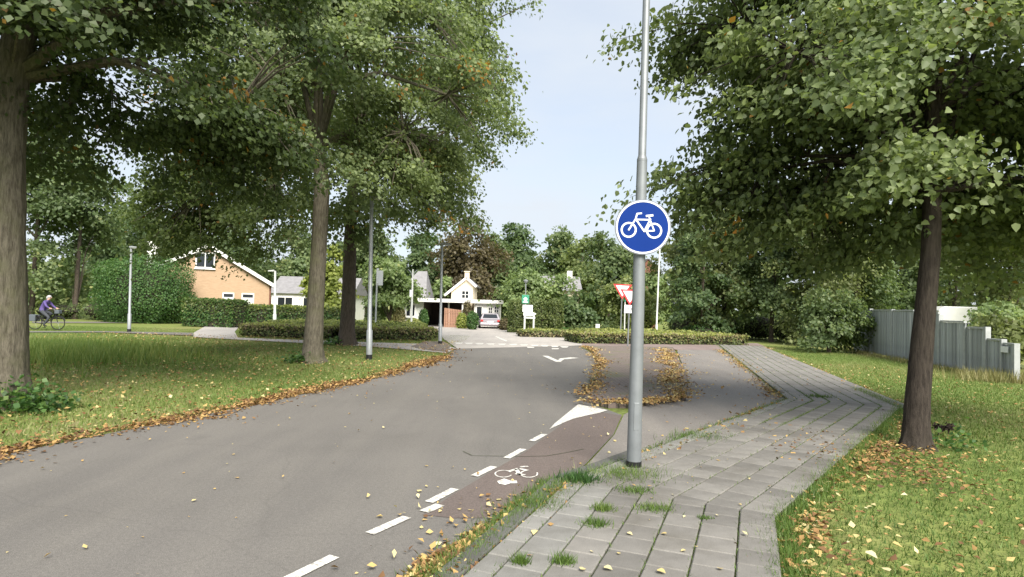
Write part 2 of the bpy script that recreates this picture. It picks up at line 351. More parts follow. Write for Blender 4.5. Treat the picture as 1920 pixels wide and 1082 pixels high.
def clump_crown(rng, lobes, nclump, nleaf, lsize, cr, shell, six, axis, autumn=.012, flat=.34, droop=.35, per=6, br=1.7):
    L = np.array(lobes, float); wts = (L[:, 3]*L[:, 4]*L[:, 5])**.67; wts /= wts.sum()
    nb = max(4, nclump//per); k = rng.choice(len(L), nb, p=wts); d = norm(rng.normal(size=(nb, 3)))
    fr = 1-(1-shell)*rng.random(nb)**1.4; fr *= 1+.07*rng.normal(size=nb)
    bc = L[k, :3]+d*L[k, 3:6]*fr[:, None]
    bo = bc-np.array([[axis[0], axis[1], 0]]); bo[:, 2] = 0; bo = norm(bo); bt = np.stack([-bo[:, 1], bo[:, 0], bo[:, 2]], 1)
    jb = rng.integers(0, nb, nclump); q = np.clip(rng.normal(size=(nclump, 3)), -1.35, 1.35)*cr*br*rng.uniform(.6, 1.25, nb)[jb][:, None]
    cc = bc[jb]+bo[jb]*q[:, :1]*.62+bt[jb]*q[:, 1:2]*.55; cc[:, 2] += q[:, 2]*.30-q[:, 0]*.28
    og = cc-np.array([[axis[0], axis[1], 0]]); og[:, 2] = 0; og = norm(og)
    cnt = np.maximum(6, (nleaf*rng.uniform(.55, 1.45, nclump)).astype(int)); j = np.repeat(np.arange(nclump), cnt); n = len(j)
    rad = cr*rng.uniform(.65, 1.35, nclump)[j]; g = rng.normal(size=(n, 3))*np.array([[.55, .55, 1]]); g = np.clip(g, -1.35, 1.35)
    o = og[j]; tg = np.stack([-o[:, 1], o[:, 0], o[:, 2]*0], 1)
    P = cc[j]+o*(g[:, :1]*rad[:, None])+tg*(g[:, 1:2]*rad[:, None]); P[:, 2] += g[:, 2]*rad*flat-droop*rad*(g[:, 0]*.55+(g[:, 0]**2+g[:, 1]**2)*.55)
    N = UP*.50+o*.75+rng.normal(size=(n, 3))*.60; T = o*.5+rng.normal(size=(n, 3))*.8-UP*.45
    cl = np.clip(rng.random(nb)[jb]*.6+rng.random(nclump)*.4, 0, 1); r = np.clip(cl[j]*.42+rng.random(n)*.48, 0, .9)
    aut = rng.random(nclump) < autumn; r = np.where(aut[j] & (rng.random(n) < .55), .95+.05*rng.random(n), r); r = np.where(rng.random(n) < .004, .97, r)
    return cc, leaf_arrays(P, T, N, lsize*rng.uniform(.55, 1.35, n), six), r

def make_tree(name, label, base, trunk, lobes, nclump, nleaf, lsize, leafm, barkm=None, seed=1, cr=.6, shell=.35, six=False, limbs=14, twigs=60,
              group=None, autumn=.012, cat='tree', limb_r=.10, jit=.05, flat=.34, shoots=None, ridged=False, per=9):
    rng = np.random.default_rng(seed); random.seed(seed); bx, by = base; barkm = barkm or BARKD
    t = thing(name, label, cat, (bx, by, 0), 0, group)
    if ridged:
        tz = np.array([q[2] for q in trunk]); zz = np.concatenate([np.arange(-.04, .8, .05), np.arange(.8, tz[-1], .16)]); na = 44; aa = np.arange(na)*2*math.pi/na
        cx_, cy_, rr_ = [np.interp(zz, tz, [q[k] for q in trunk]) for k in (0, 1, 3)]; ph = rng.uniform(0, 6.28, 9)
        A_, Z_ = np.meshgrid(aa, zz); fl = np.exp(-np.maximum(Z_, 0)/.16)
        wv = A_+.18*np.sin(Z_*1.7+ph[0])+.08*np.sin(Z_*5.1+ph[1])
        q_ = .028*np.abs(np.sin(wv*6.5+ph[2]+.7*np.sin(Z_*2.3+ph[7])))+.018*np.sin(wv*11+ph[3]+1.3*np.sin(Z_*4+ph[4]))+.03*np.sin(A_*2+Z_*.8+ph[5])+.012*rng.normal(size=A_.shape)
        R2 = rr_[:, None]*(1+q_+fl*.22*(np.sin(A_*5+ph[6])*.5+.5*np.sin(A_*3+ph[8])))
        V = np.stack([cx_[:, None]+R2*np.cos(A_), cy_[:, None]+R2*np.sin(A_), Z_], 2).reshape(-1, 3); ii = (np.arange(len(zz)-1)*na)[:, None]; kk = np.arange(na)[None, :]; k2 = (kk+1) % na
        F_ = np.stack([ii+kk, ii+k2, ii+na+k2, ii+na+kk], 2).reshape(-1); from_arrays('trunk', V, np.full(len(F_)//4, 4), F_, [barkm], t, smooth=True)
    else:
        mb = MB(); mb.tube([(x, y, z) for x, y, z, r in trunk], [r for *_, r in trunk], 16, True, jit); mb.build('trunk', barkm, t, smooth=True)
    top = trunk[-1]; lob = [(l[0]-bx, l[1]-by, l[2], l[3], l[4], l[5]) for l in lobes]
    cc, (V, sz, I, rep), r = clump_crown(rng, lob, nclump, nleaf, lsize, cr, shell, six, (top[0], top[1]), autumn, flat, per=per)
    # limbs: from the upper trunk out to some of the clumps, twigs from the limbs to others
    bm = MB(); joints = []
    if limbs:
        for ci in rng.choice(len(cc), min(limbs, len(cc)), replace=False):
            c = Vector(cc[ci]); i = random.randint(max(1, len(trunk)-4), len(trunk)-1); s = Vector(trunk[i][:3])
            if s.z > c.z+1.0: s = Vector(trunk[max(1, len(trunk)-4)][:3])
            m1 = s.lerp(c, .35)+Vector((0, 0, .16*(c-s).length)); m2 = s.lerp(c, .72)+Vector((0, 0, .10*(c-s).length))
            m1 += Vector((random.uniform(-.2, .2), random.uniform(-.2, .2), 0)); r0 = min(limb_r*random.uniform(.7, 1.1), trunk[i][3]*.8)
            bm.tube([s, m1, m2, c], [r0, r0*.65, r0*.36, r0*.10], 6, False); joints += [m1, m2]
        J = np.array([tuple(p) for p in joints])
        for ci in rng.choice(len(cc), min(twigs, len(cc)), replace=False):
            c = cc[ci]; q = J[np.argmin(((J-c)**2).sum(1))]; s = Vector(q); c = Vector(c); m = s.lerp(c, .5)+Vector((0, 0, .08*(c-s).length))
            bm.tube([s, m, c], [limb_r*.26, limb_r*.16, limb_r*.05], 4, False)
        br_ = bm.build('branches', barkm, t, smooth=True)
        if not ridged: br_['kind'] = 'stuff'
    from_arrays('crown', V, sz, I, [leafm], t, np.repeat(r, rep))
    if shoots:
        for sx, sy, sr, sh, n in shoots:
            P = np.stack([sx+rng.normal(size=n)*sr*.5, sy+rng.normal(size=n)*sr*.5, np.abs(rng.normal(size=n))*sh*.5], 1)
            V, sz, I, rep = leaf_arrays(P, rng.normal(size=(n, 3))-UP*.2, UP+rng.normal(size=(n, 3))*.7, lsize*rng.uniform(.6, 1.1, n), False)
            from_arrays('basal_shoots', V, sz, I, [BUSHG], t, rng.random(n))['kind'] = 'stuff'
    return t

def far_tree(label, px, ptop, pbot, half, Y, leafm, seed, name='tree', group=None, n=9000, base_gap=0.0, cat='tree', sq=1.0, bark=None):
    """a tree far off: crown between two heights of the photograph, built at the distance Y in metres"""
    rng = np.random.default_rng(seed); x, zt = dep(px, ptop, Y); zb = max(base_gap, dep(px, pbot, Y)[1]); R = half*Y/FPX
    H = zt-zb; c = (x, Y, zb+H*.5); lobes = [(x, Y, zb+H*.42, R*.86, R*.86*sq, H*.42), (x, Y, zb+H*.70, R*.62, R*.62*sq, H*.30)]
    for k in range(5):
        a = rng.uniform(0, 6.28); q = R*rng.uniform(.45, .62); lobes.append((x+math.cos(a)*q, Y+math.sin(a)*q*sq, zb+H*rng.uniform(.22, .72), R*.45, R*.45*sq, H*.2))
    ls = max(.16, Y*.0052); nl = 34; nc = max(30, n//nl); tr = max(.08, R*.05)
    trunk = [(0, 0, -.03, tr*1.3), (0, 0, max(.4, zb*.8), tr), (.1, 0, zb+H*.35, tr*.8), (.15, 0, zb+H*.6, tr*.5), (.1, 0, zb+H*.85, tr*.2)]
    return make_tree(name, label, (x, Y), trunk, lobes, nc, nl, ls, leafm, bark or BARKD, seed, cr=max(.35, R*.22), shell=.45, limbs=8, twigs=0, group=group, autumn=.004, cat=cat, limb_r=tr*.5, flat=.42)

def shrub(name, label, c, r, n, lsize, leafm, seed, p=2.0, group=None, cat='bush', z0=0.0, core=True, jit=.07):
    """clipped or rounded shrub: leaves through the outer skin of a (super-)ellipsoid standing on the ground"""
    rng = np.random.default_rng(seed); t = thing(name, label, cat, (c[0], c[1], 0), 0, group)
    d = norm(rng.normal(size=(n, 3))); rz = r[2]*.55; rr = np.array([[r[0], r[1], rz]])
    q = (np.abs(d)**p).sum(1)**(-1/p); f = q*(1-.30*rng.random(n)**2.2)*(1+jit*rng.normal(size=n))
    lump = 1+.05*np.sin(d[:, 0]*7+seed)*np.sin(d[:, 1]*6+1.7*seed)+.04*np.sin(d[:, 2]*9+seed)
    P = d*rr*(f*lump)[:, None]; P[:, 2] = np.abs(P[:, 2]+r[2]*.45)+.02+z0
    N = norm(d/rr)+rng.normal(size=(n, 3))*.55+UP*.3; T = rng.normal(size=(n, 3))-UP*.25
    V, sz, I, rep = leaf_arrays(P, T, N, lsize*rng.uniform(.6, 1.3, n)); from_arrays('foliage', V, sz, I, [leafm], t, np.clip(rng.random(n)*.8+.2*(lump-.9)*5, 0, 1))
    if core:
        mb = MB(); mb.ball((0, 0, r[2]*.42), (r[0]*.72, r[1]*.72, r[2]*.41)); mb.build('branches', TWIGS, t, smooth=True)
    return t

def hedge(name, label, pts, width, h, lsize, dens, topm, sidem, seed, group=None, side2=None, jit=.05, cat='hedge', z0=0.0):
    """clipped hedge along a line: leaves on its top and sides, twigs inside"""
    rng = np.random.default_rng(seed); c0 = np.array(pts).mean(0); t = thing(name, label, cat, (c0[0], c0[1], 0), 0, group)
    P = [np.array(p)-c0 for p in pts]; Vs = []; Szs = []; Is = []; Rs = []; Ms = []; off = 0; mb = MB()
    for a, b in zip(P[:-1], P[1:]):
        L = np.linalg.norm(b-a); u = (b-a)/L; nn = np.array([-u[1], u[0]])
        w2 = width/2
        parts = [('t', L*width), ('s+', L*h), ('s-', L*h), ('e', width*h), ('e2', width*h)]
        for kind, area in parts:
            n = int(area*dens)
            if n < 3: continue
            s = rng.random(n)*L; q = (rng.random(n)*2-1)*w2; z = h*rng.random(n)**.8; dd = np.abs(rng.normal(size=n))*jit*1.5
            wob = .05*np.sin(s*2.1+seed)+.04*np.sin(s*5.3+2*seed)
            if kind == 't': z = h-dd+wob*.7; N = np.repeat(UP, n, 0)
            elif kind == 's+': q = w2-dd+wob; N = np.repeat(np.array([[nn[0], nn[1], .25]]), n, 0)
            elif kind == 's-': q = -w2+dd-wob; N = np.repeat(np.array([[-nn[0], -nn[1], .25]]), n, 0)
            elif kind == 'e': s = dd-.02; N = np.repeat(np.array([[-u[0], -u[1], .25]]), n, 0)
            else: s = L-dd+.02; N = np.repeat(np.array([[u[0], u[1], .25]]), n, 0)
            C = np.stack([a[0]+u[0]*s+nn[0]*q, a[1]+u[1]*s+nn[1]*q, z+z0], 1); N = norm(N)+rng.normal(size=(n, 3))*.5
            V, sz, I, rep = leaf_arrays(C, rng.normal(size=(n, 3))-UP*.1, N, lsize*rng.uniform(.6, 1.3, n))
            Vs.append(V); Szs.append(sz); Is.append(I+off); off += len(V); Rs.append(rng.random(n))
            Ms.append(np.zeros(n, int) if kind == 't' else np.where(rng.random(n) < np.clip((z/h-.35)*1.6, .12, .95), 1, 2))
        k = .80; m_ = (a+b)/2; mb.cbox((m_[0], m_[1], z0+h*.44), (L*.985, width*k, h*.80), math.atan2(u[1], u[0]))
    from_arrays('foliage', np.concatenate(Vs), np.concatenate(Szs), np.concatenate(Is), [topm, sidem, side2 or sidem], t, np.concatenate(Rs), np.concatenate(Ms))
    mb.build('twigs', TWIGS, t); return t

# ---------------------------------------------------------------- sheets on the ground
def sheet(name, poly, z, m, parent=None, kind='structure', thick=0.0):
    """polygon sheet at the height z (with a skirt when it is a raised slab)"""
    from mathutils.geometry import tessellate_polygon
    P = [(p[0], p[1]) for p in poly]; tri = tessellate_polygon([[Vector((x, y, 0)) for x, y in P]])
    V = [(x, y, z) for x, y in P]; F = []
    for a, b, c in tri:
        ar = (P[b][0]-P[a][0])*(P[c][1]-P[a][1])-(P[b][1]-P[a][1])*(P[c][0]-P[a][0]); F.append((a, b, c) if ar > 0 else (a, c, b))
    if thick:
        n = len(P); V += [(x, y, z-thick) for x, y in P]; F += [(i, (i+1) % n, n+(i+1) % n, n+i) for i in range(n)]
    mb = MB(); mb.add(V, F); o = mb.build(name, m, parent)
    if kind and parent is None: o['kind'] = kind
    return o
def inpoly(X, Y, poly):
    r = np.zeros(len(X), bool); n = len(poly)
    for i in range(n):
        x1, y1 = poly[i][:2]; x2, y2 = poly[(i+1) % n][:2]
        c = ((y1 > Y) != (y2 > Y)) & (X < (x2-x1)*(Y-y1)/(y2-y1+1e-12)+x1); r ^= c
    return r
def lowfreq(X, Y, s, seed):
    return .5+.25*(np.sin(X*s+seed)*np.cos(Y*s*.8+1.3*seed)+np.sin((X+Y)*s*.55+2.1*seed)+.6*np.sin(X*s*2.3-Y*s*1.9+seed)*.8)/1.3
def blades(name, X, Y, Z, hgt, wid, m, seed, parent=None, bias=0.0, patch=.25, lean=.5, kind='stuff'):
    rng = np.random.default_rng(seed); n = len(X); a = rng.uniform(0, 6.28, n); h = hgt*rng.uniform(.5, 1.35, n); wd = wid*rng.uniform(.6, 1.4, n)
    bx, by = np.cos(a)*wd*.5, np.sin(a)*wd*.5; la = rng.uniform(0, 6.28, n); ll = h*rng.uniform(.1, 1, n)*lean
    V = np.stack([np.stack([X-bx, Y-by, Z], 1), np.stack([X+bx, Y+by, Z], 1), np.stack([X+np.cos(la)*ll, Y+np.sin(la)*ll, Z+h], 1)], 1).reshape(-1, 3)
    r = np.clip(rng.random(n)*.62+bias+patch*(lowfreq(X, Y, .9, seed)-.5)*2, 0, 1)
    o = from_arrays(name, V, np.full(n, 3), np.arange(3*n), [m], parent, r)
    if kind: o['kind'] = kind
    return o
def litter(name, X, Y, Z, size, seed, lo=0.0, hi=1.0, flat=.35, parent=None, kind='stuff'):
    """fallen leaves: curled, each folded its own way"""
    rng = np.random.default_rng(seed); n = len(X); P = np.stack([X, Y, Z+rng.random(n)*.012+.006], 1)
    N = norm(UP+rng.normal(size=(n, 3))*flat); T = rng.normal(size=(n, 3)); T = norm(T-N*np.sum(T*N, 1, keepdims=True)); B = np.cross(N, T); S = (size*rng.uniform(.45, 1.45, n))[:, None]
    wd = rng.uniform(.24, .46, (n, 1)); cu = rng.uniform(-.05, .34, (n, 1)); tp = rng.uniform(-.1, .4, (n, 1)); sk = rng.uniform(.3, .6, (n, 1))
    V = np.stack([P, P+(T*sk+B*wd+N*cu)*S, P+(T+N*tp)*S, P+(T*(sk+.06)-B*wd+N*cu*.8)*S], 1).reshape(-1, 3)
    V[:, 2] = np.maximum(V[:, 2], np.repeat(Z, 4)+.004); b4 = (np.arange(n)*4)[:, None]; I = (b4+np.array([[0, 2, 1, 0, 3, 2]])).ravel()
    o = from_arrays(name, V, np.full(2*n, 3), I, [FALLEN], parent, np.repeat(lo+(hi-lo)*rng.random(n), 2))
    if kind: o['kind'] = kind
    return o
def along(pts, n, spread, rng, skew=0.0, patchy=False):
    P = np.array(pts, float); d = np.linalg.norm(np.diff(P, axis=0), axis=1); c = np.concatenate([[0], np.cumsum(d)]); s = rng.random(n)*c[-1]
    if patchy:
        p0 = rng.uniform(0, 6.28, 2); k_ = rng.random(n) < np.clip(.62+.3*np.sin(s*2.7+p0[0])+.3*np.sin(s*.83+p0[1]), .22, 1); s = s[k_]; n = len(s)
    i = np.clip(np.searchsorted(c, s)-1, 0, len(d)-1); f = ((s-c[i])/d[i])[:, None]; q = P[i]*(1-f)+P[i+1]*f; u = (P[i+1]-P[i])/d[i][:, None]
    ph = rng.uniform(0, 6.28, 4); wv = .5+.28*np.sin(s*1.9+ph[0])+.22*np.sin(s*4.3+ph[1])+.18*np.sin(s*9.1+ph[2])
    sp_ = spread*np.clip(.35+1.15*wv, .2, 1.9)*np.where(rng.random(n) < .06, 2.6, 1.0)
    o = (rng.normal(size=n)*sp_+skew+spread*.5*np.sin(s*1.1+ph[3]))[:, None] if patchy else (rng.normal(size=n)*spread+skew)[:, None]; q = q+np.stack([-u[:, 1], u[:, 0]], 1)*o
    return q[:, 0], q[:, 1]
def strip(pts, w):
    """a band of the width w along a line"""
    P = [Vector(p) for p in pts]; L = []; Rr = []
    for i, p in enumerate(P):
        d = (P[min(i+1, len(P)-1)]-P[max(i-1, 0)]).normalized(); n = Vector((-d.y, d.x)); L.append(p+n*w/2); Rr.append(p-n*w/2)
    return [tuple(x) for x in L+Rr[::-1]]
# ================================================================ the setting
def P(*pp): return [at(x, y) for x, y in pp]
# one sheet of turf as far as the horizon
sheet('ground', [(-600, -60), (600, -60), (600, 900), (-600, 900)], -.035, LAWN)
ROADL = P((0, 852), (130, 828), (250, 803), (380, 778), (480, 758), (600, 732), (700, 710), (780, 688), (840, 666), (856, 653), (850, 643))
ROADL = [(-5.6, -8), (-5.62, 2.5)]+ROADL
ROADR = P((1088, 649), (1108, 662), (1123, 685), (1120, 705), (1095, 752))
LANER = P((1166, 778), (1150, 815), (1100, 868), (1055, 905), (960, 952), (870, 1020), (800, 1082))
road_poly = ROADL+ROADR+LANER+[(-1.05, 2.4), (-2.4, -8)]
road = sheet('road', road_poly, 0.0, ASPH)
# the old red cycle lane, worn away at the near end
lane = P((792, 966), (850, 927), (925, 882), (985, 848), (1032, 812), (1092, 768), (1138, 775), (1166, 780), (1148, 816), (1098, 868), (1053, 905), (962, 950), (905, 972), (850, 972))
red_lane = sheet('cycle_lane', lane, .004, ASPHR)
# right edge of the tiled pavement, bending twice
SWR = [Vector((1.0, 2.0)), Vector((2.27, 5.22)), Vector((7.35, 11.6)), Vector((8.15, 14.6)), Vector((12.9, 32.2))]
def offset(poly, d):
    """line parallel to poly, d metres to its left, mitred"""
    r = []
    for i, p in enumerate(poly):
        ds = []
        if i > 0: ds.append((p-poly[i-1]).normalized())
        if i < len(poly)-1: ds.append((poly[i+1]-p).normalized())
        ns_ = [Vector((-q.y, q.x)) for q in ds]
        n = (ns_[0]+ns_[-1]).normalized(); k = 1/max(.3, n.dot(ns_[0])); r.append(p+n*d*k)
    return r
TW = .285; WID = TW*6.6
SWL = offset(SWR, WID)
cyc = [tuple(p) for p in SWL[1:]][::-1]                      # along the pavement's left edge
cycle_path = sheet('cycle_path', [(11.0, 31.8)]+[(p[0], p[1]) for p in cyc[:]]+P((1062, 912), (1105, 868), (1152, 816), (1170, 778), (1200, 763), (1285, 752), (1291, 712), (1268, 655)), .007, ASPHC)
island = sheet('traffic_island', P((1095, 753), (1122, 706), (1125, 685), (1112, 662), (1098, 650), (1262, 653), (1290, 712), (1284, 751), (1200, 762), (1140, 762)), .060, PAVERS, thick=.1)
ISL = P((1095, 753), (1122, 706), (1125, 685), (1112, 662), (1098, 650), (1262, 653), (1290, 712), (1284, 751), (1200, 762), (1140, 762))
# paved cross path and the street beyond
crosspath = sheet('crossing_path', P((1090, 649), (1092, 641), (1240, 642), (1420, 644), (1440, 652), (1350, 657), (1262, 656), (1180, 653)), .012, ASPHPK)
street = sheet('side_street', P((858, 654), (832, 636), (824, 622), (812, 612.5), (905, 609.5), (960, 611.5), (985, 620), (1000, 629), (1092, 636), (1091, 648)), .005, ASPHP)
drive = sheet('driveway', P((778, 614.5), (770, 609), (1010, 603), (960, 611), (905, 609), (812, 612)), .009, ASPHP)
cycle_track = sheet('cycle_track', P((-500, 620.5), (-500, 622.6), (200, 623.2), (362, 629), (362, 624), (200, 621)), .003, ASPH)
footpath = sheet('footpath', P((363, 632), (470, 638), (567, 643), (640, 646), (750, 654), (838, 662), (856, 653), (825, 645), (760, 644), (640, 640), (520, 636), (446, 633), (440, 622), (450, 611), (388, 610), (363, 624)), .003, ASPHP)
far_path = sheet('far_path', P((60, 603), (60, 605), (345, 606), (345, 604)), .004, ASPHC)
plaza = sheet('paver_apron', P((770, 650), (800, 640), (832, 641), (846, 648), (838, 660), (810, 658)), .016, PAVERS)

# ---- pavement of concrete tiles
sw_base = sheet('pavement', [tuple(p) for p in SWL]+[tuple(p) for p in offset(SWR, -TW)[3:]][::-1]+[tuple(p) for p in SWR[:3]][::-1], .034, SANDJ, thick=.07)
def tile_mesh(q, h, m):
    """a tile with slightly broken edges from four corners"""
    c = sum(q, Vector((0, 0)))/len(q); e = .012; n = len(q)
    lo = [(p.x, p.y, 0) for p in q]; md = [(p.x, p.y, h-.007) for p in q]
    tp = [tuple(p+(c-p).normalized()*e)+(h,) for p in q]
    V = lo+md+tp; F = [tuple(range(2*n, 3*n))]+[(i, (i+1) % n, n+(i+1) % n, n+i) for i in range(n)]+[(n+i, n+(i+1) % n, 2*n+(i+1) % n, 2*n+i) for i in range(n)]
    return V, F
tiles = []; rt = random.Random(3)
cols = [-TW]+[TW*i for i in range(7)]+[WID]
lines = [offset(SWR, d) for d in cols]
for seg in range(len(SWR)-1):
    u = (SWR[seg+1]-SWR[seg]).normalized(); nn = Vector((-u.y, u.x)); o = SWR[seg]
    for c in range(len(cols)-1):
        if c == 0 and seg < 2: continue
        a, b = lines[c], lines[c+1]; s0 = [(x[seg]-o).dot(u) for x in (a, b)]; s1 = [(x[seg+1]-o).dot(u) for x in (a, b)]
        st = 0.0 if c % 2 else TW*.52; j0 = math.floor(min(s0)/TW)-1
        for j in range(j0, int(max(s1)/TW)+2):
            lo, hi = j*TW+st, (j+1)*TW+st
            p = [min(max(lo, s0[i]), s1[i]) for i in (0, 1)]; r = [min(max(hi, s0[i]), s1[i]) for i in (0, 1)]
            if r[0]-p[0] < .03 and r[1]-p[1] < .03: continue
            g = .0022
            ca, cb = cols[c]+.0058, cols[c+1]-.0058
            q = [o+u*(p[0]+g)+nn*ca, o+u*(max(r[0]-g, p[0]+g+.004))+nn*ca, o+u*(max(r[1]-g, p[1]+g+.004))+nn*cb, o+u*(p[1]+g)+nn*cb]
            ctr = (q[0]+q[1]+q[2]+q[3])/4
            if ctr.y < 2.6: continue
            tiles.append((ctr.y, ctr, q, TILEL if (c >= 6 and seg == 0 or c == 7) else TILE))
tiles.sort(key=lambda t_: t_[0])
cache = {}; far = MB()
for k, (_, c, q, m) in enumerate(tiles):
    loc = [p-c for p in q]; z = .034; h = .020
    if k < 298:
        key = tuple(round(v, 3) for p in loc for v in p)+(m.name,)
        if key not in cache:
            V, F = tile_mesh(loc, h, m); me = bpy.data.meshes.new('tile'); me.from_pydata(V, [], F); me.materials.append(m); me.update(); cache[key] = me
        ob = link('tile', cache[key], sw_base); ob.location = (c.x, c.y, z+rt.uniform(-.0018, .0018)); ob.rotation_euler = (rt.gauss(0, .0035), rt.gauss(0, .0035), rt.gauss(0, .005))
    else:
        V, F = tile_mesh(loc, h, m); dz = z+rt.uniform(-.002, .002); far.add([(x+c.x, y+c.y, zz+dz) for x, y, zz in V], F)
fo = far.build('far_tiles', TILE, sw_base); fo['kind'] = 'stuff'
# dark kerb stones between the pavement and the gutter
kl = offset(SWR, WID+.10); ks = [kl[0], kl[1], kl[1]+(kl[2]-kl[1])*.20]
for a, b in zip(ks[:-1], ks[1:]):
    L = (b-a).length; u = (b-a)/L; n = int(L/.8)+1
    for i in range(n):
        if (a+u*(i*L/n)).y < 2.2: continue
        mb = MB(); mb.cbox((0, 0, 0), (L/n-.012, .165, .10), 0); k = mb.build('kerb_stone', KERB, sw_base, bevel=.012); p = a+u*((i+.5)*L/n)
        k.location = (p.x, p.y, .002+rt.uniform(-.003, .003)); k.rotation_euler = (0, 0, math.atan2(u.y, u.x))

# ---- painted markings (sheets of paint a few mm above the asphalt)
def quad_line(a, b, wd):
    A, B = Vector(at(*a)), Vector(at(*b)); d = (B-A).normalized(); n = Vector((-d.y, d.x))*wd/2
    return [tuple(A-n), tuple(B-n), tuple(B+n), tuple(A+n)]
for a, b, wd in [((540, 1088), (627, 1045), .088), ((693, 1002), (763, 971), .088), ((804, 943), (853, 918), .088), ((889, 894), (926, 876), .088), ((950, 860), (981, 843), .088), ((997, 828), (1021, 815), .088)]:
    sheet('lane_dash', quad_line(a, b, wd), .009, PAINT, road)
sheet('worn_dash', quad_line((795, 961), (825, 948), .10), .009, PAINT, road)
sheet('wedge_marking', P((1030, 806), (1040, 795), (1084, 759), (1104, 763), (1140, 770), (1124, 775), (1100, 780), (1075, 786), (1058, 793)), .010, PAINT, road)
# bicycle symbol on the red lane: painted rings and bars
bs = MB()
def bring(cx, cy, rx, ry, a0=0, a1=360, w_=.10, wig=0):
    n = 20; V = []
    for i in range(n+1):
        a = math.radians(a0+(a1-a0)*i/n)
        for k in (1, 1-w_*1.6): V.append(at(cx+rx*k*math.cos(a), cy+ry*k*math.sin(a))+(.010,))
    bs.add(V, [(2*i, 2*i+1, 2*i+3, 2*i+2) for i in range(n)])
bring(944, 890, 17, 7.0, 20, 330); bring(992, 890, 17, 7.2, -20, 250)
def bbar(x0, y0, x1, y1, w_=.022):
    A, B = Vector(at(x0, y0)), Vector(at(x1, y1)); d = (B-A).normalized(); n = Vector((-d.y, d.x))*w_
    bs.add([tuple(A-n)+(.0105,), tuple(B-n)+(.0105,), tuple(B+n)+(.0105,), tuple(A+n)+(.0105,)], [(0, 1, 2, 3)])
bbar(956, 885, 972, 880); bbar(972, 880, 990, 884); bbar(966, 890, 985, 892); bbar(975, 877, 990, 876); bbar(974, 892, 968, 881)
bsym = bs.build('bicycle_symbol', PAINT, red_lane)
aw = MB()
for pl in ([(932, 904), (945, 899), (957, 903), (969, 903), (970, 908), (957, 908), (948, 911), (936, 909)],):
    V = [at(x, y)+(.010,) for x, y in pl]; aw.add(V, [tuple(range(len(V)-1, -1, -1))])
aw.build('worn_arrow', PAINT, red_lane)
# give-way teeth along the crossing, stop line remains, and the arrow further down the road
for cx, cy in [(860, 644), (879, 644.3), (899, 645), (920, 645.5), (941, 646), (962, 646.6), (982, 647.4), (1002, 648.2), (1021, 649), (1040, 650), (1058, 651)]:
    sheet('give_way_tooth', P((cx-8.5, cy-1.2), (cx-4, cy+1.6), (cx+5, cy+1.6), (cx+8.5, cy-1.2)), .014, PAINTW, road)
for cx, cy in [(995, 652), (1041, 654.5)]:
    sheet('give_way_tooth', P((cx-7, cy-1), (cx+7, cy-1), (cx+6, cy+1.2), (cx-6, cy+1.2)), .014, PAINTW, road)
sheet('edge_line', P((928, 631.5), (931, 631), (952, 640), (948, 640.6)), .013, PAINT, street)
am = MB()
for p_, q_, w_ in (((1022, 667.5), (1048, 679), .20), ((1046, 678.5), (1056, 672.5), .16), ((1054, 673.5), (1078, 671), .34)):
    am.add([p3+(.008+.0006*len(am.f),) for p3 in quad_line(p_, q_, w_)], [(0, 1, 2, 3)])
am.build('arrow_marking', PAINT, road)
# crack across the red lane
ck = MB(); pts = [(868, 847), (885, 855), (930, 856), (985, 857), (1025, 856), (1060, 850), (1095, 843)]
for (x0, y0), (x1, y1) in zip(pts[:-1], pts[1:]):
    A, B = Vector(at(x0, y0)), Vector(at(x1, y1)); d = (B-A).normalized(); n = Vector((-d.y, d.x))*.0055
    ck.add([tuple(A-n)+(.0085,), tuple(B-n)+(.0085,), tuple(B+n)+(.0085,), tuple(A+n)+(.0085,)], [(0, 1, 2, 3)])
ck.build('crack', SANDJ, red_lane)

# ================================================================ houses
def wbox(parent, x0, x1, y, z0, z1, frame=WHITE, panes=2, blind=0.0, sill=True, fw=.07, depth=.08, bars=0):
    """window in a wall that faces -y: frame, panes, sill"""
    mb = MB()
    mb.box(x0, y-depth, z0, x0+fw, y+.02, z1); mb.box(x1-fw, y-depth, z0, x1, y+.02, z1)
    mb.box(x0+fw, y-depth, z1-fw, x1-fw, y+.02, z1); mb.box(x0+fw, y-depth, z0, x1-fw, y+.02, z0+fw)
    for i in range(1, panes):
        x = x0+(x1-x0)*i/panes; mb.box(x-fw*.4, y-depth, z0+fw, x+fw*.4, y+.02, z1-fw)
    for i in range(1, bars+1):
        z = z0+(z1-z0)*i/(bars+1); mb.box(x0+fw, y-depth*.8, z-.02, x1-fw, y+.01, z+.02)
    wn = mb.build('window', frame, parent)
    g = MB(); g.box(x0+fw*.5, y-depth*.35, z0+fw*.5, x1-fw*.5, y+.01, z1-fw*.5); g.build('pane', GLASS, wn)
    if blind:
        g = MB(); g.box(x0+fw, y-depth*.45, z0+fw, x1-fw, y-depth*.36, z0+fw+(z1-z0-2*fw)*blind); g.build('blind', BLIND, wn)
    if sill:
        g = MB(); g.box(x0-.06, y-depth-.06, z0-.08, x1+.06, y+.01, z0-.004); g.build('sill', frame, wn)
    return wn
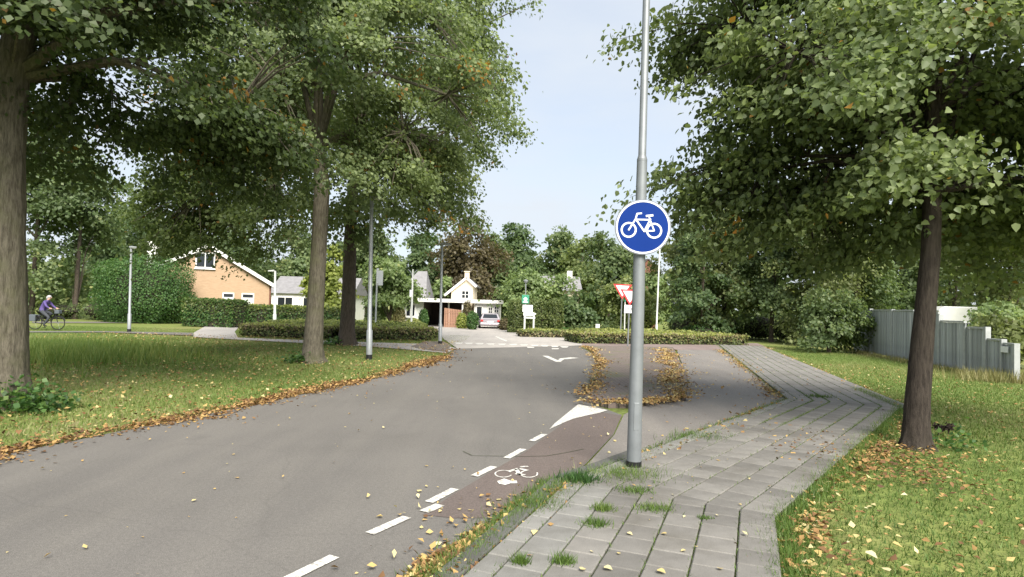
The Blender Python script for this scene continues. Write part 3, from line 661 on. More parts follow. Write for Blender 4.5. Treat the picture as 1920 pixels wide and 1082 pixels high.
# brown brick gable house on the left
Y = 47.0
xl, _ = dep(285, 600, Y); xr, _ = dep(504, 600, Y); ax, az = dep(392, 463, Y); _, ze = dep(504, 531, Y); zle = az-(ax-xl)*.46
hl = thing('brick_house', 'tan brick gable house with white bargeboards behind the clipped hedge at left', 'house', (0, 0, 0))
hl.location = ((xl+xr)/2, Y, 0); ox = (xl+xr)/2; xl -= ox; xr -= ox; ax -= ox; hl.rotation_euler = (0, 0, .37); hl.scale = (.92, .92, 1)
mb = MB(); mb.prism([(xl, -.05), (xr, -.05), (xr, ze), (ax, az), (xl, zle)], 'y', 0, 9.0); mb.build('wall', TANBRICK, hl)
mb = MB(); mb.box(xr+.003, .05, 0, xr+.12, 9, ze-.2); mb.build('side_wall', REDBRICK, hl)
def slab(x0, z0, x1, z1, y0, y1, th, m, nm, parent):
    d = Vector((x1-x0, z1-z0)).normalized(); n = Vector((-d.y, d.x));
    if n.y < 0: n = -n
    mb = MB(); mb.prism([(x0, z0), (x1, z1), (x1+n.x*th, z1+n.y*th), (x0+n.x*th, z0+n.y*th)], 'y', y0, y1); return mb.build(nm, m, parent)
sl_ = (az-ze)/(xr-ax)
rf = slab(xr+.35, ze-.35*sl_+.02, ax, az+.02, -.25, 9.2, .14, ROOFD, 'roof', hl); slab(xl-.35, zle-.35*.46+.02, ax, az+.02, -.25, 9.2, .14, ROOFD, 'roof', hl)
slab(xr+.37, ze-.37*sl_-.10, ax, az-.10, -.32, -.256, .26, WHITE, 'bargeboard', hl); slab(xl-.37, zle-.37*.46-.10, ax, az-.10, -.32, -.256, .26, WHITE, 'bargeboard', hl)
def wpx(parent, X0, x0, y0, x1, y1, Yw, **k):
    a = dep(x0, y1, Yw); b = dep(x1, y0, Yw); return wbox(parent, a[0]-X0, b[0]-X0, 0, a[1], b[1], **k)
wpx(hl, ox, 367, 474, 404, 503, Y, panes=2, fw=.10)
wpx(hl, ox, 416, 549, 439, 575, Y, panes=1, blind=.72, fw=.09); wpx(hl, ox, 452, 550, 477, 576, Y, panes=1, blind=.72, fw=.09)
a = dep(297, 480, Y+1.5); b = dep(318, 460, Y+1.5)
mb = MB(); mb.box(a[0]-ox, 1.5, zle-.2, b[0]-ox, 2.4, b[1]); mb.box(a[0]-ox-.06, 1.44, b[1]+.002, b[0]-ox+.06, 2.46, b[1]+.10); mb.build('chimney', WHITE, hl)

# pale bungalow beyond the two trunks, seen in the gap
Y = 62.0; X0 = dep(545, 590, Y)[0]
h2 = thing('white_bungalow', 'low white bungalow with grey roof glimpsed left of the second trunk', 'house', (X0, Y, 0))
mb = MB(); mb.box(-2.0, 0, -.05, 6.0, 6, 2.55); mb.build('wall', WHITE, h2)
mb = MB(); mb.prism([(-.3, 2.55), (6.3, 2.55), (3, 4.4)], 'x', -2.3, 6.3); o = mb.build('roof', ROOFT, h2)
o.data.transform(Matrix.Translation((0, 0, 0)))
wbox(h2, -1.4, .2, 0, .9, 2.2, panes=2); wbox(h2, 1.2, 3.4, 0, .9, 2.2, panes=3)

# bungalow with flat-roofed carport
Y = 50.0
def L(px, py, Yq=Y): return dep(px, py, Yq)
X0 = L(800, 600)[0]
cp = thing('carport_bungalow', 'pale bungalow with white flat roof edge and dark open carport beyond the street', 'house', (X0, Y, 0))
xa, xb = L(758, 600)[0]-X0, L(793, 600)[0]-X0; zr0 = L(800, 566)[1]; zr1 = zr0+.28
mb = MB(); mb.box(xa, 0, -.05, xb, 5, zr0-.005); mb.build('wall', PALEWALL, cp)
xc = L(869, 600)[0]-X0
mb = MB(); mb.box(L(742, 565)[0]-X0, -.7, zr0, xc+.4, 5.6, zr1); mb.build('flat_roof', WHITE, cp)
mb = MB(); mb.box(xb+.003, 4.6, -.05, xc, 4.75, zr0-.005); mb.box(xb+.003, .3, -.05, xb+.10, 4.59, zr0-.005); mb.build('carport_back', DARKIN, cp)
mb = MB(); mb.box(xb+2.0, .1, -.05, xb+2.12, .22, zr0-.005); mb.build('carport_post', WHITE, cp); mb = MB(); mb.box(xc-.12, -.5, -.05, xc, -.38, zr0-.005); mb.build('carport_post', WHITE, cp)
wpx(cp, X0, 760, 570, 780, 594, Y, panes=2, fw=.09)
mb = MB(); a = L(768, 566, Y+2.5)[0]-X0; b = L(798, 566, Y+2.5)[0]-X0; zt = L(790, 505, Y+2.5)[1]
mb.add([(a-1.5, 2.5, zr1), (b, 2.5, zr1), (b-.35, 5.5, zt), (a+.2, 5.5, zt), (a-1.5, 8.5, zr1), (b, 8.5, zr1)], [(0, 1, 2, 3), (5, 4, 3, 2), (1, 5, 2), (4, 0, 3), (0, 4, 5, 1)]); mb.build('steep_roof', ROOFT, cp)
# timber gate wall on the carport's right
gx = L(834, 600, 49.2)[0]; gf = thing('timber_fence', 'red-brown upright board fence at the right of the dark carport', 'fence', (gx, 49.2, 0))
for i in range(12):
    mb = MB(); hh = 1.55-.015*i; mb.box(-.055, -.02, 0, .055, .012, hh); o = mb.build('board', WOODR, gf); o.location = (i*.128, i*.05, 0)
mb = MB(); mb.tube([(0, .05, .4), (1.5, .65, .4)], .03, 4); mb.tube([(0, .05, 1.2), (1.5, .65, 1.2)], .03, 4); mb.build('rail', WOODR, gf)
# cream gable house behind
Y = 56.0; X0 = dep(868, 600, Y)[0]
ch = thing('cream_house', 'cream gable house with small grid window rising behind the carport', 'house', (X0, Y, 0))
xl = dep(846, 560, Y)[0]-X0; xr = dep(886, 560, Y)[0]-X0; ax, az = dep(875, 522, Y); ax -= X0; ze = dep(886, 533, Y)[1]; zle = az-(ax-xl)*.86
mb = MB(); mb.prism([(xl, -.05), (xr, -.05), (xr, ze), (ax, az), (xl, zle)], 'y', 0, 7); mb.build('wall', CREAM, ch)
slab(xr+.25, ze-.25*.9+.02, ax, az+.02, -.2, 7.2, .14, ROOFT, 'roof', ch); slab(xl-.5, zle-.5*.86+.02, ax, az+.02, -.2, 7.2, .14, ROOFT, 'roof', ch)
slab(xr+.27, ze-.27*.9-.06, ax, az-.08, -.27, -.206, .20, WHITE, 'bargeboard', ch); slab(xl-.52, zle-.52*.86-.06, ax, az-.08, -.27, -.206, .20, WHITE, 'bargeboard', ch)
wpx(ch, X0, 865, 545, 880, 560, Y, panes=2, bars=1, fw=.06)
mb = MB(); a = dep(875, 522, Y+3)[0]-X0; mb.box(a-.2, 3, az-.3, a+.25, 3.5, az+.75); mb.box(a-.26, 2.94, az+.752, a+.31, 3.56, az+.84); mb.build('chimney', CREAM, ch)
# white garage with flat roof behind the parked car
Y = 53.5; X0 = dep(912, 600, Y)[0]
gr = thing('white_garage', 'white flat-roofed garage with grid windows behind the parked car', 'garage', (X0, Y, 0))
xl = dep(889, 600, Y)[0]-X0; xr = dep(937, 600, Y)[0]-X0; zt = dep(912, 569, Y)[1]
mb = MB(); mb.box(xl, 0, -.05, xr, 5, zt-.005); mb.build('wall', WHITE, gr)
mb = MB(); mb.box(xl-.25, -.4, zt, xr+.2, 5.2, zt+.30); mb.build('flat_roof', WHITE, gr)
wpx(gr, X0, 915, 576, 924, 590, Y, panes=2, bars=1, fw=.05, sill=False); wpx(gr, X0, 926, 574, 936, 592, Y, panes=2, bars=2, fw=.05, sill=False)
wpx(gr, X0, 892, 574, 905, 604, Y, panes=1, bars=0, fw=.07, sill=False)
# house roofs among the trees
Y = 66.0; X0 = dep(1045, 600, Y)[0]
rh = thing('grey_roof_house', 'house with pale grey roof half hidden in trees right of the pale bushy tree', 'house', (X0, Y, 0))
z1 = dep(1045, 515, Y)[1]; z0 = dep(1045, 545, Y)[1]
mb = MB(); mb.box(-2.2, 0, -.05, 2.2, 6, z0); mb.build('wall', CREAM, rh)
mb = MB(); mb.prism([(-.4, z0), (6.4, z0), (3, z1)], 'x', -2.6, 2.6); mb.build('roof', ROOFT, rh)
mb = MB(); mb.box(1.2, 2.6, z0+.8, 1.75, 3.2, z1+.6); mb.build('chimney', WHITE, rh)
Y = 62.0; X0 = dep(1213, 600, Y)[0]
bh = thing('red_brick_house', 'tall red brick house end peeping out behind the round blue sign post', 'house', (X0, Y, 0))
zt = dep(1213, 487, Y)[1]
mb = MB(); mb.prism([(-1.0, -.05), (1.0, -.05), (1.0, zt-.9), (0, zt), (-1.0, zt-.9)], 'y', 0, 6); mb.build('wall', REDBRICK, bh)
slab(1.2, zt-1.08, 0, zt+.02, -.1, 6.1, .12, ROOFD, 'roof', bh); slab(-1.2, zt-1.08, 0, zt+.02, -.1, 6.1, .12, ROOFD, 'roof', bh)
# ================================================================ trees beside the road
bx, by = at(0, 760)
make_tree('lime_tree', 'dark lime tree with the thickest trunk, cut by the left edge of the photo', (bx, by),
    [(0, 0, -.04, .49), (.0, 0, .12, .40), (0, 0, .5, .335), (-.02, 0, 1.2, .31), (-.10, 0, 2.6, .295), (-.17, .02, 4.0, .28), (-.15, .05, 5.2, .25), (.05, .1, 6.6, .19), (.1, .1, 8.2, .10), (.1, .1, 9.6, .03)],
    [(bx, by+.2, 6.9, 4.3, 4.0, 3.2), (bx+1.0, by+.8, 7.8, 2.8, 2.8, 1.9), (bx+2.7, by+.6, 6.3, 2.2, 2.2, 1.9), (bx+1.3, by+1.6, 4.9, 2.4, 2.0, 1.4), (bx+2.6, by+1.5, 4.6, 1.5, 1.3, 1.0)],
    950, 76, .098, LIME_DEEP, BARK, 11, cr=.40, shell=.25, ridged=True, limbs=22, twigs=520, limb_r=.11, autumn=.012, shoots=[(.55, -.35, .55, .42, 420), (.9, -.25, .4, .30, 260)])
bx, by = at(586, 678)
make_tree('lime_tree', 'lime tree with mossy forked trunk, middle of the three on the left verge', (bx, by),
    [(0, 0, -.04, .42), (0, 0, .12, .33), (0, 0, .5, .272), (.02, 0, 1.4, .243), (.06, 0, 3.0, .228), (.08, 0, 4.4, .22), (.10, .0, 5.2, .22), (-.10, .1, 6.4, .17), (-.15, .1, 8.2, .12), (-.1, .1, 10, .07), (-.1, .1, 12.0, .03)],
    [(bx+.5, by, 8.8, 4.7, 4.5, 4.3), (bx-2.9, by-.3, 5.3, 2.0, 2.2, 1.8), (bx-3.4, by+.2, 4.4, 1.5, 1.6, 1.0), (bx-1.6, by-1.0, 4.4, 1.3, 1.3, .9), (bx-2.8, by-.2, 3.75, 1.9, 1.4, .75), (bx-4.2, by, 4.2, 1.4, 1.3, 1.0), (bx+3.0, by+.1, 8.3, 2.4, 2.6, 2.9), (bx+2.6, by, 5.6, 1.8, 1.8, 1.3), (bx+.6, by, 11.8, 3.6, 3.6, 2.6), (bx-3.0, by, 8.0, 2.6, 2.6, 2.4)],
    1500, 74, .112, LIME, BARK, 12, cr=.46, shell=.40, ridged=True, limbs=34, twigs=520, limb_r=.13, shoots=[(-.35, -.25, .4, .28, 240)])
bx, by = at(650, 646)
make_tree('lime_tree', 'lime tree with plain dark trunk, farthest of the three on the left verge', (bx, by),
    [(0, 0, -.04, .48), (0, 0, .15, .38), (0, 0, .6, .305), (.02, 0, 2, .27), (.0, 0, 4, .255), (0, 0, 5.6, .24), (.1, 0, 7.5, .22), (.1, 0, 10, .15), (.1, 0, 13, .08), (.1, 0, 16, .03)],
    [(bx+.6, by+.5, 11.2, 5.8, 5.4, 6.2), (bx+4.3, by, 12.0, 3.0, 3.4, 4.2), (bx+3.3, by-.4, 7.4, 2.5, 2.4, 2.2), (bx+1.8, by-.6, 5.4, 2.0, 2.0, 1.2), (bx+1, by, 16, 4.2, 4.0, 2.8), (bx-3, by, 8, 3.2, 3.0, 3.4)],
    1500, 60, .155, LIME, BARKD, 13, cr=.60, shell=.42, ridged=True, limbs=26, twigs=300, limb_r=.14, shoots=[(-.5, -.2, .5, .25, 160)])
bx, by = at(1716, 836)
make_tree('lime_tree', 'slim dark-trunked lime tree on the right lawn beside the tiled pavement', (bx, by),
    [(0, 0, -.04, .215), (.0, 0, .08, .172), (.01, 0, .35, .152), (.07, 0, 1.2, .138), (.14, 0, 2.0, .126), (.20, 0, 2.7, .118), (.23, .02, 3.5, .110), (.25, .05, 4.6, .10), (.3, .05, 6.0, .07), (.3, .05, 8.2, .03)],
    [(bx+.35, by+.65, 6.3, 3.7, 2.7, 2.9), (bx+.3, by-1.1, 5.0, 2.6, 1.1, 1.5), (bx+2.4, by-.9, 4.6, 1.8, 1.1, 1.3), (bx-1.2, by-.3, 5.0, 1.6, 1.1, 1.3), (bx-2.0, by+.8, 5.9, 1.8, 1.7, 1.5), (bx-1.6, by+.9, 7.3, 1.8, 1.6, 1.2), (bx-1.8, by+.8, 4.5, 1.2, 1.2, .9), (bx+3.2, by+.5, 4.7, 2.3, 2.3, 2.0), (bx+.5, by+.6, 7.6, 2.4, 2.2, 1.5), (bx-.9, by+1.0, 4.1, 2.2, 1.5, 1.0), (bx+1.6, by-.2, 3.8, 1.5, 1.3, 1.1), (bx+.2, by+.9, 3.4, 1.4, 1.0, .7), (bx-1.6, by+1.2, 3.5, 1.5, 1.0, .7), (bx+2.6, by+.6, 3.3, 1.5, 1.0, .8)],
    2250, 64, .082, LIME, BARKX, 14, cr=.36, shell=.36, six=True, ridged=True, limbs=30, twigs=800, limb_r=.065, autumn=.012, shoots=[(.5, .0, .35, .22, 120)])

# ================================================================ trees and shrubs behind
G1 = 'trees of the wood edge behind the right lawn'; G2 = 'trees of the far tree line'
ft = far_tree
ft('deep green tree far left, behind the cyclist and the nearest thick trunk', 80, 170, 612, 95, 46, DARKG, 101, n=15000)
ft('dark tree between the cyclist and the large rounded bush', 158, 215, 607, 80, 47, DARKG, 102, n=13000)
ft('dark tree partly outside the left edge of the photo, beyond the cyclist', -70, 230, 612, 95, 44, DARKG, 103)
ft('hazy grey-green tree rising behind the large rounded bush', 228, 335, 580, 66, 72, BLUEG, 104)
ft('small mid green tree left of the brick house roof', 300, 375, 565, 55, 76, MIDG, 105)
ft('dark tree standing directly behind the brick house', 430, 372, 560, 95, 74, DARKG, 106)
ft('dark tree behind the white bungalow, left of the second trunk', 560, 385, 600, 70, 78, DARKG, 107)
ft('bright yellow-green bushy tree between the two farther trunks', 622, 455, 608, 38, 47, YELG, 108)
ft('pale feathery green tree behind the bus stop board', 735, 464, 609, 52, 46, LIGHTG, 109, n=7000)
ft('dark tree behind the pale feathery tree', 690, 415, 600, 62, 80, DARKG, 110)
ft('blue-green tree left of the copper-tinted tree', 790, 428, 600, 52, 76, BLUEG, 111)
ft('copper-tinted brownish tree above the cream gable house', 870, 412, 600, 64, 70, COPPER, 112, n=11000)
ft('light green round tree between carport roof and cream house', 832, 528, 604, 30, 60, LIGHTG, 113, n=3500)
ft('dark far tree between the copper tree and the tree-line hump', 925, 440, 600, 46, 92, DARKG, 114)
ft('hazy far tree forming the left hump of the tree line under the sky', 968, 402, 600, 52, 96, BLUEG, 115, group=G2)
ft('far dark tree forming the right hump of the tree line under the sky', 1040, 407, 600, 54, 96, DARKG, 116, group=G2)
ft('mid green far tree right of the tree-line humps', 1092, 432, 600, 50, 84, MIDG, 117)
ft('dark green tree left of the round blue sign', 1145, 425, 618, 62, 58, DARKG, 118, n=11000)
ft('pale green bushy tree behind the tall clipped hedge', 995, 496, 600, 62, 50, LIGHTG, 119, n=9000)
ft('grey-leaved low tree right of the tall clipped hedge', 1078, 540, 620, 40, 47, BLUEG, 120, n=5000)
ft('mid green tree behind the give-way signs', 1178, 510, 622, 42, 50, MIDG, 121, n=6000)
ft('mid green tree just right of the round blue sign', 1282, 352, 628, 60, 45, OLIVEG, 122, group=G1)
ft('leafy tree rising above the right end of the low roadside hedge', 1360, 345, 636, 78, 42, OLIVEG, 123, group=G1, n=15000)
ft('dark tree of the wood, behind the far end of the tiled pavement', 1450, 320, 642, 80, 39, DARKG, 124, group=G1, n=14000)
ft('broad tree of the wood left of the grey fence', 1530, 300, 646, 85, 36, OLIVEG, 125, group=G1, n=16000)
ft('dark tree at the left end of the grey fence', 1605, 350, 640, 70, 37, DARKG, 126, group=G1, n=11000)
ft('low dense bush spreading over the lawn at the left end of the fence', 1555, 548, 660, 62, 29.5, DARKG, 127, name='bush', cat='bush', n=8000)
ft('dark tree behind the fence and the slim trunk', 1690, 330, 610, 75, 42, DARKG, 128, group=G1, n=11000)
ft('mid green tree behind the white van', 1790, 350, 610, 80, 44, OLIVEG, 129, group=G1, n=11000)
ft('mid green tree beyond the low end of the fence at the right edge', 1890, 330, 640, 85, 38, OLIVEG, 130, group=G1, n=12000)
ft('tree partly outside the right edge of the photo', 1995, 320, 650, 85, 33, DARKG, 131, group=G1)
ft('light green bush leaning over the low end of the fence', 1898, 588, 700, 48, 22.5, OLIVEG, 132, name='bush', cat='bush', n=6000)
ft('bright leafy bush in front of the white van', 1868, 560, 640, 42, 27, LIGHTG, 133, name='bush', cat='bush', n=4500)

ft('pale green tree hiding most of the red brick house end', 1222, 500, 625, 30, 55, LIGHTG, 134, n=5000)
ft('grey-green tree of the wood edge just right of the slender pale lamp post', 1318, 385, 632, 52, 40.5, BLUEG, 135, group=G1, n=8000)
# the far wood that closes the view, one mass
rng = np.random.default_rng(5); n = 42000; a = rng.uniform(-1.25, 1.25, n); R_ = rng.uniform(105, 125, n)
z = np.abs(rng.random(n)**.8*(8.5+2.2*np.sin(a*23)+1.6*np.sin(a*51+1)))
C = np.stack([np.sin(a)*R_, np.cos(a)*R_, z], 1)
V, sz, I, rep = leaf_arrays(C, rng.normal(size=(n, 3)), rng.normal(size=(n, 3))+UP*.5-C*[[.006, .006, 0]], rng.uniform(.7, 1.5, n))
o = from_arrays('far_wood', V, sz, I, [DARKG], None, rng.random(n)); tag(o, 'dark far wood closing the view behind the houses', 'wood', kind='stuff')

# clipped hedges and shrubs
def base_line(p, q, w):
    A, B = Vector(at(*p)), Vector(at(*q)); d = (B-A).normalized(); n = Vector((-d.y, d.x)) if (-d.y*0+d.x) > 0 else Vector((d.y, -d.x))
    return [tuple(A+n*w/2), tuple(B+n*w/2)]
GH = 'low clipped hedges of the roundabout planting'
l = base_line((448, 630), (640, 637), 2.6); m_ = base_line((640, 637), (822, 638), 2.6)
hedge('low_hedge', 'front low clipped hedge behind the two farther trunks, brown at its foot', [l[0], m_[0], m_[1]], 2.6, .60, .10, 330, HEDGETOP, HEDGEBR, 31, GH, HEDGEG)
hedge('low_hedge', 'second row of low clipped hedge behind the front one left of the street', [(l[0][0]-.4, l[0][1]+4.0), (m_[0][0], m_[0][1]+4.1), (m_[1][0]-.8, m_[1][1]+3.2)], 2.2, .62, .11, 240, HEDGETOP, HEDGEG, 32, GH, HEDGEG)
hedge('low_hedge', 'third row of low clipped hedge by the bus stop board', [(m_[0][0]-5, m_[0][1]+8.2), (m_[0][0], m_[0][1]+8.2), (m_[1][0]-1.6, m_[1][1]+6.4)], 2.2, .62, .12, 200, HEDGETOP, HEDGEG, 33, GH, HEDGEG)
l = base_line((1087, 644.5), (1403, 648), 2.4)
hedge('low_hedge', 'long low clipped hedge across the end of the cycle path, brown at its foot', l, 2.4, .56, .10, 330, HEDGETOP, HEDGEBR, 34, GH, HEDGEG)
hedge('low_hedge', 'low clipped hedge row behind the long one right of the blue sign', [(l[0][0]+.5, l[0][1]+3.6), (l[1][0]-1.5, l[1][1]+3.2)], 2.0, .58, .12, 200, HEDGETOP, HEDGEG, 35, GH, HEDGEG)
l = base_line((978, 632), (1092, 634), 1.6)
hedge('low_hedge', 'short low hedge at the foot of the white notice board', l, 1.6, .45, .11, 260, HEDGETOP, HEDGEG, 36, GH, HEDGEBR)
x0 = dep(346, 600, 39.5)[0]; x1 = dep(452, 600, 39.5)[0]
hedge('garden_hedge', 'tall dark garden hedge between the rounded bush and the pale path', [(x0, 40.2), (x1, 39.3)], 1.6, dep(400, 561, 39.5)[1], .13, 330, BUSHG, HEDGEG, 37, None, BUSHG, jit=.09)
x0 = dep(436, 600, 42)[0]; x1 = dep(648, 600, 42)[0]
hedge('garden_hedge', 'long garden hedge in front of the brick house', [(x0, 42.6), (x1, 42)], 1.2, dep(520, 573, 42)[1], .13, 300, YELG, HEDGEG, 38, None, BUSHG, jit=.08)
x0, _ = dep(262, 600, 43)
shrub('rounded_bush', 'large rounded green bush behind the short grey lamp post at left', (x0, 43.5), (3.1, 2.4, 4.75), 26000, .12, BUSHG, 41, p=2.7, jit=.03)
for k, (pa, pb, pt, lb) in enumerate([(953, 986, 565, 'tall square-clipped hedge block behind the green sign'), (987, 1027, 564, 'tall square-clipped hedge block behind the white notice board'), (1029, 1056, 563, 'narrow square-clipped hedge block right of the white notice board')]):
    xa, xb = dep(pa, 600, 42.5)[0], dep(pb, 600, 42.5)[0]
    shrub('clipped_hedge', lb, ((xa+xb)/2, 43), ((xb-xa)/2, .6, dep(pa, pt, 42.5)[1]), 4200, .12, HEDGEG, 50+k, p=9, cat='hedge', group='square-clipped hedge blocks', jit=.03)
for k, (px, pt, half, Yq, m, lb) in enumerate([
    (886, 584, 11, 46, BUSHG, 'small round dark bush left of the parked car'), (946, 598, 10, 46.5, COPPER, 'small reddish-brown bush right of the parked car'),
    (866, 588, 10, 47.5, YELG, 'small yellow-green bush beside the timber fence'), (875, 566, 9, 48.5, COPPER, 'greyish shrub between timber fence and white garage'),
    (794, 580, 9, 47, BUSHG, 'small clipped ball shrub at the corner of the carport'), (748, 576, 12, 46, DRYG, 'tuft of pale ornamental grass below the bungalow window'),
    (700, 574, 16, 45.5, DARKG, 'dark conical shrub below the pale feathery tree'), (1040, 612, 30, 46, BUSHG, 'low ground shrub behind the short low hedge'),
    (1205, 585, 26, 47, YELG, 'light green bush behind the give-way signs'), (1330, 606, 48, 40.5, BUSHG, 'low leafy shrub behind the long low hedge'), (1285, 588, 36, 43, DARKG, 'dark shrub filling the wood edge right of the slender pale lamp post'), (1365, 590, 40, 43.5, BUSHG, 'green shrub in the wood edge behind the long low hedge'), (1425, 585, 42, 43, DARKG, 'dark shrub in the wood edge above the right end of the long low hedge'), (1480, 590, 40, 40, DARKG, 'dark shrub at the far end of the tiled pavement'), (1640, 560, 45, 38.5, DARKG, 'dark shrub rising behind the left end of the grey fence'),
    (190, 560, 40, 46.5, DARKG, 'dark shrub filling the gap left of the large rounded bush'), (110, 566, 50, 47, DARKG, 'dark shrub behind the cyclist'), (775, 598, 14, 45, HEDGETOP, 'small pale shrub under the bungalow window')]):
    x = dep(px, 600, Yq)[0]; r = half*Yq/FPX
    shrub('garden_shrub', lb, (x, Yq), (r, r*.9, max(.4, dep(px, pt, Yq)[1])), 1500, .12, m, 60+k, core=m is not DRYG)
# ================================================================ street furniture
def lamp_head(mb_parent, z, dx=0.0, s=1.0, rz=0.0):
    mb = MB(); mb.tube([(0, 0, z-.12), (.03, 0, z), (.22*s, 0, z+.06)], [.04*s, .038*s, .03*s], 8); mb.build('arm', LAMPG, mb_parent, smooth=True)
    mb = MB(); mb.prism([(-.06*s, 0), (.62*s, .02), (.60*s, .07*s), (.30*s, .12*s), (-.06*s, .08*s)], 'y', -.12*s, .12*s); h = mb.build('lamp_head', LAMPG, mb_parent, bevel=.02)
    h.location = (.16*s, 0, z+.02); mb = MB(); mb.prism([(.05*s, -.02), (.50*s, -.01), (.50*s, .0), (.05*s, -.004)], 'y', -.09*s, .09*s); g = mb.build('lens', BLIND, h)
# the lamp post that carries the round cycle sign
bx, by = at(1188, 883)
lp = thing('lamp_post', 'tall grey lamp post with black foot sleeve carrying a round blue bicycle sign', 'lamp post', (bx, by, 0)); lp.rotation_euler = (0, math.radians(.42), 0)
mb = MB(); mb.tube([(0, 0, -.05), (0, 0, .115), (0, 0, 1.2), (0, 0, 2.2), (0, 0, 3.2), (0, 0, 3.42)], [.080, .079, .072, .066, .058, .056], 20); mb.tube([(0, 0, 3.42), (0, 0, 3.47), (0, 0, 6.0), (0, 0, 8.4)], [.056, .043, .038, .033], 20); mb.build('pole', GALV, lp, smooth=True)
mb = MB(); mb.tube([(0, 0, -.03), (0, 0, .112)], [.0845, .0835], 20); mb.build('foot_sleeve', DARKSLV, lp, smooth=True)
mb = MB(); mb.tube([(0, 0, 3.40), (0, 0, 3.425)], .0575, 16); mb.build('collar', GALV, lp, smooth=True)
lamp_head(lp, 8.4, s=1.2)
mb = MB(); mb.box(-.028, -.0765, .45, .028, -.068, .75); mb.build('hatch', GALV, lp, bevel=.004)
_, zs = dep(1201, 428, by); xs, _ = dep(1201, 428, by); SR = .302
sg = MB(); sg.prism([(SR*math.cos(2*math.pi*i/64), SR*math.sin(2*math.pi*i/64)) for i in range(64)], 'y', -.102, -.086); sg.cur = 1
sg.prism([((SR-.008)*math.cos(2*math.pi*i/64), (SR-.008)*math.sin(2*math.pi*i/64)) for i in range(64)], 'y', -.1045, -.1025)
sign = sg.build('sign', [GALV, BLUE], lp); sign.location = (xs-bx-.008, 0, zs); sign['label'] = 'round blue sign with white bicycle and white ring'; sign.rotation_euler = (0, 0, math.radians(-4))
mb = MB()
def ringflat(mb, cx, cz, r0, r1, y0, y1, n=48):
    V = []
    for i in range(n):
        a = 2*math.pi*i/n; c, s = math.cos(a), math.sin(a); V += [(cx+r1*c, y0, cz+r1*s), (cx+r0*c, y0, cz+r0*s), (cx+r1*c, y1, cz+r1*s), (cx+r0*c, y1, cz+r0*s)]
    F = []
    for i in range(n):
        j = (i+1) % n; a, b = 4*i, 4*j; F += [(a, b, b+1, a+1), (a+2, a, b, b+2)[::-1], (a+1, b+1, b+3, a+3)[::-1]]
    mb.add(V, F)
ringflat(mb, 0, 0, SR-.029, SR-.011, -.1062, -.1046); mb.build('border', SWHITE, sign)
mb = MB(); k = .00577*1.0   # metres per pixel of the photographed disc
def sp(x, y): return ((x-1201)*.00575, -(y-428)*.00575)
w0 = sp(1174.5, 434); w1 = sp(1222, 434.5); YF, YB = -.1066, -.1047
for c in (w0, w1): ringflat(mb, c[0], c[1], .066, .086, YF, YB, 32)
def bar2(p, q, w_, d=0.0):
    a, b = Vector(p), Vector(q); u = (b-a).normalized(); n = Vector((-u.y, u.x))*w_/2; P_ = [a-n-u*w_*.3, b-n+u*w_*.3, b+n+u*w_*.3, a+n-u*w_*.3]
    mb.prism([tuple(x) for x in P_], 'y', YF-d, YB-d*.2)
hub0, hub1 = w0, w1; head = sp(1187, 413); hbar = sp(1189.5, 403); bbk = sp(1203.5, 436); seat = sp(1212, 410); sst = sp(1214.5, 413)
bar2(hub0, head, .017, .0002); bar2(head, hbar, .017, .0005); bar2(hbar, sp(1197.5, 402), .017, .0008); bar2(hbar, sp(1188.5, 406), .016, .0011)
bar2(sp(1186, 414), sp(1212, 414), .016, .0014); bar2(head, bbk, .017, .0017); bar2(bbk, sst, .017, .0020); bar2(sp(1214, 414.5), hub1, .015, .0023); bar2(bbk, hub1, .016, .0026); bar2(sst, seat, .015, .0029)
bar2(sp(1207, 407), sp(1218.5, 405.5), .022, .0032)
mb.build('bicycle_symbol', SWHITE, sign)
for z_ in (-.16, .16): mb = MB(); mb.tube([(.0, -.088, z_), (0, .07, z_)], .012, 6); mb.torus((0, 0, z_), .066, .007, 'z', 20, 5); mb.build('bracket', GALV, sign)

def small_lamp(label, base, top, r, m, flip=1, Y=None):
    if Y: x, _ = dep(base[0], base[1], Y); b = (x, Y)
    else: b = at(*base)
    xt, zt = dep(top[0], top[1], b[1]); t = thing('lamp_post', label, 'lamp post', (b[0], b[1], 0), 0, 'slim grey lamp posts along the paths'); t.rotation_euler = (0, math.atan2(xt-b[0], zt), 0)
    mb = MB(); mb.tube([(0, 0, -.05), (0, 0, .9), (0, 0, .93), (0, 0, zt)], [r, r, r*.72, r*.58], 12); mb.build('pole', m, t, smooth=True)
    mb = MB(); mb.prism([(-.06, -.02), (.42*flip, -.03), (.44*flip, .02), (.05*flip, .07), (-.06, .06)], 'y', -.09, .09); h = mb.build('lamp_head', m, t, bevel=.012); h.location = (0, 0, zt)
    mb = MB(); mb.box(min(.08*flip, .38*flip), -.07, -.045, max(.08*flip, .38*flip), .07, -.032); mb.build('lens', BLIND, h)
    mb = MB(); mb.tube([(0, 0, -.02), (0, 0, .14)], r*1.06, 12); mb.build('foot_sleeve', DARKSLV, t); return t
small_lamp('slim grey lamp post standing alone on the far left lawn', (242, 622), (246, 464), .085, LAMPG)
small_lamp('slim grey lamp post right of the farther trunk, its top lost in leaves', (692, 673), (697, 372), .095, LAMPG)
small_lamp('slim grey lamp post at the end of the front low hedge by the street mouth', (825, 645), (829, 458), .085, LAMPG, 1)
small_lamp('slender pale lamp post rising from the long low hedge right of the blue sign', (1230, 634), (1238, 440), .068, PALEPOLE, 1, Y=37.5)
small_lamp('pale post between garden hedge and second trunk', (515, 612), (516, 508), .11, PALEPOLE, -1, Y=39.0)
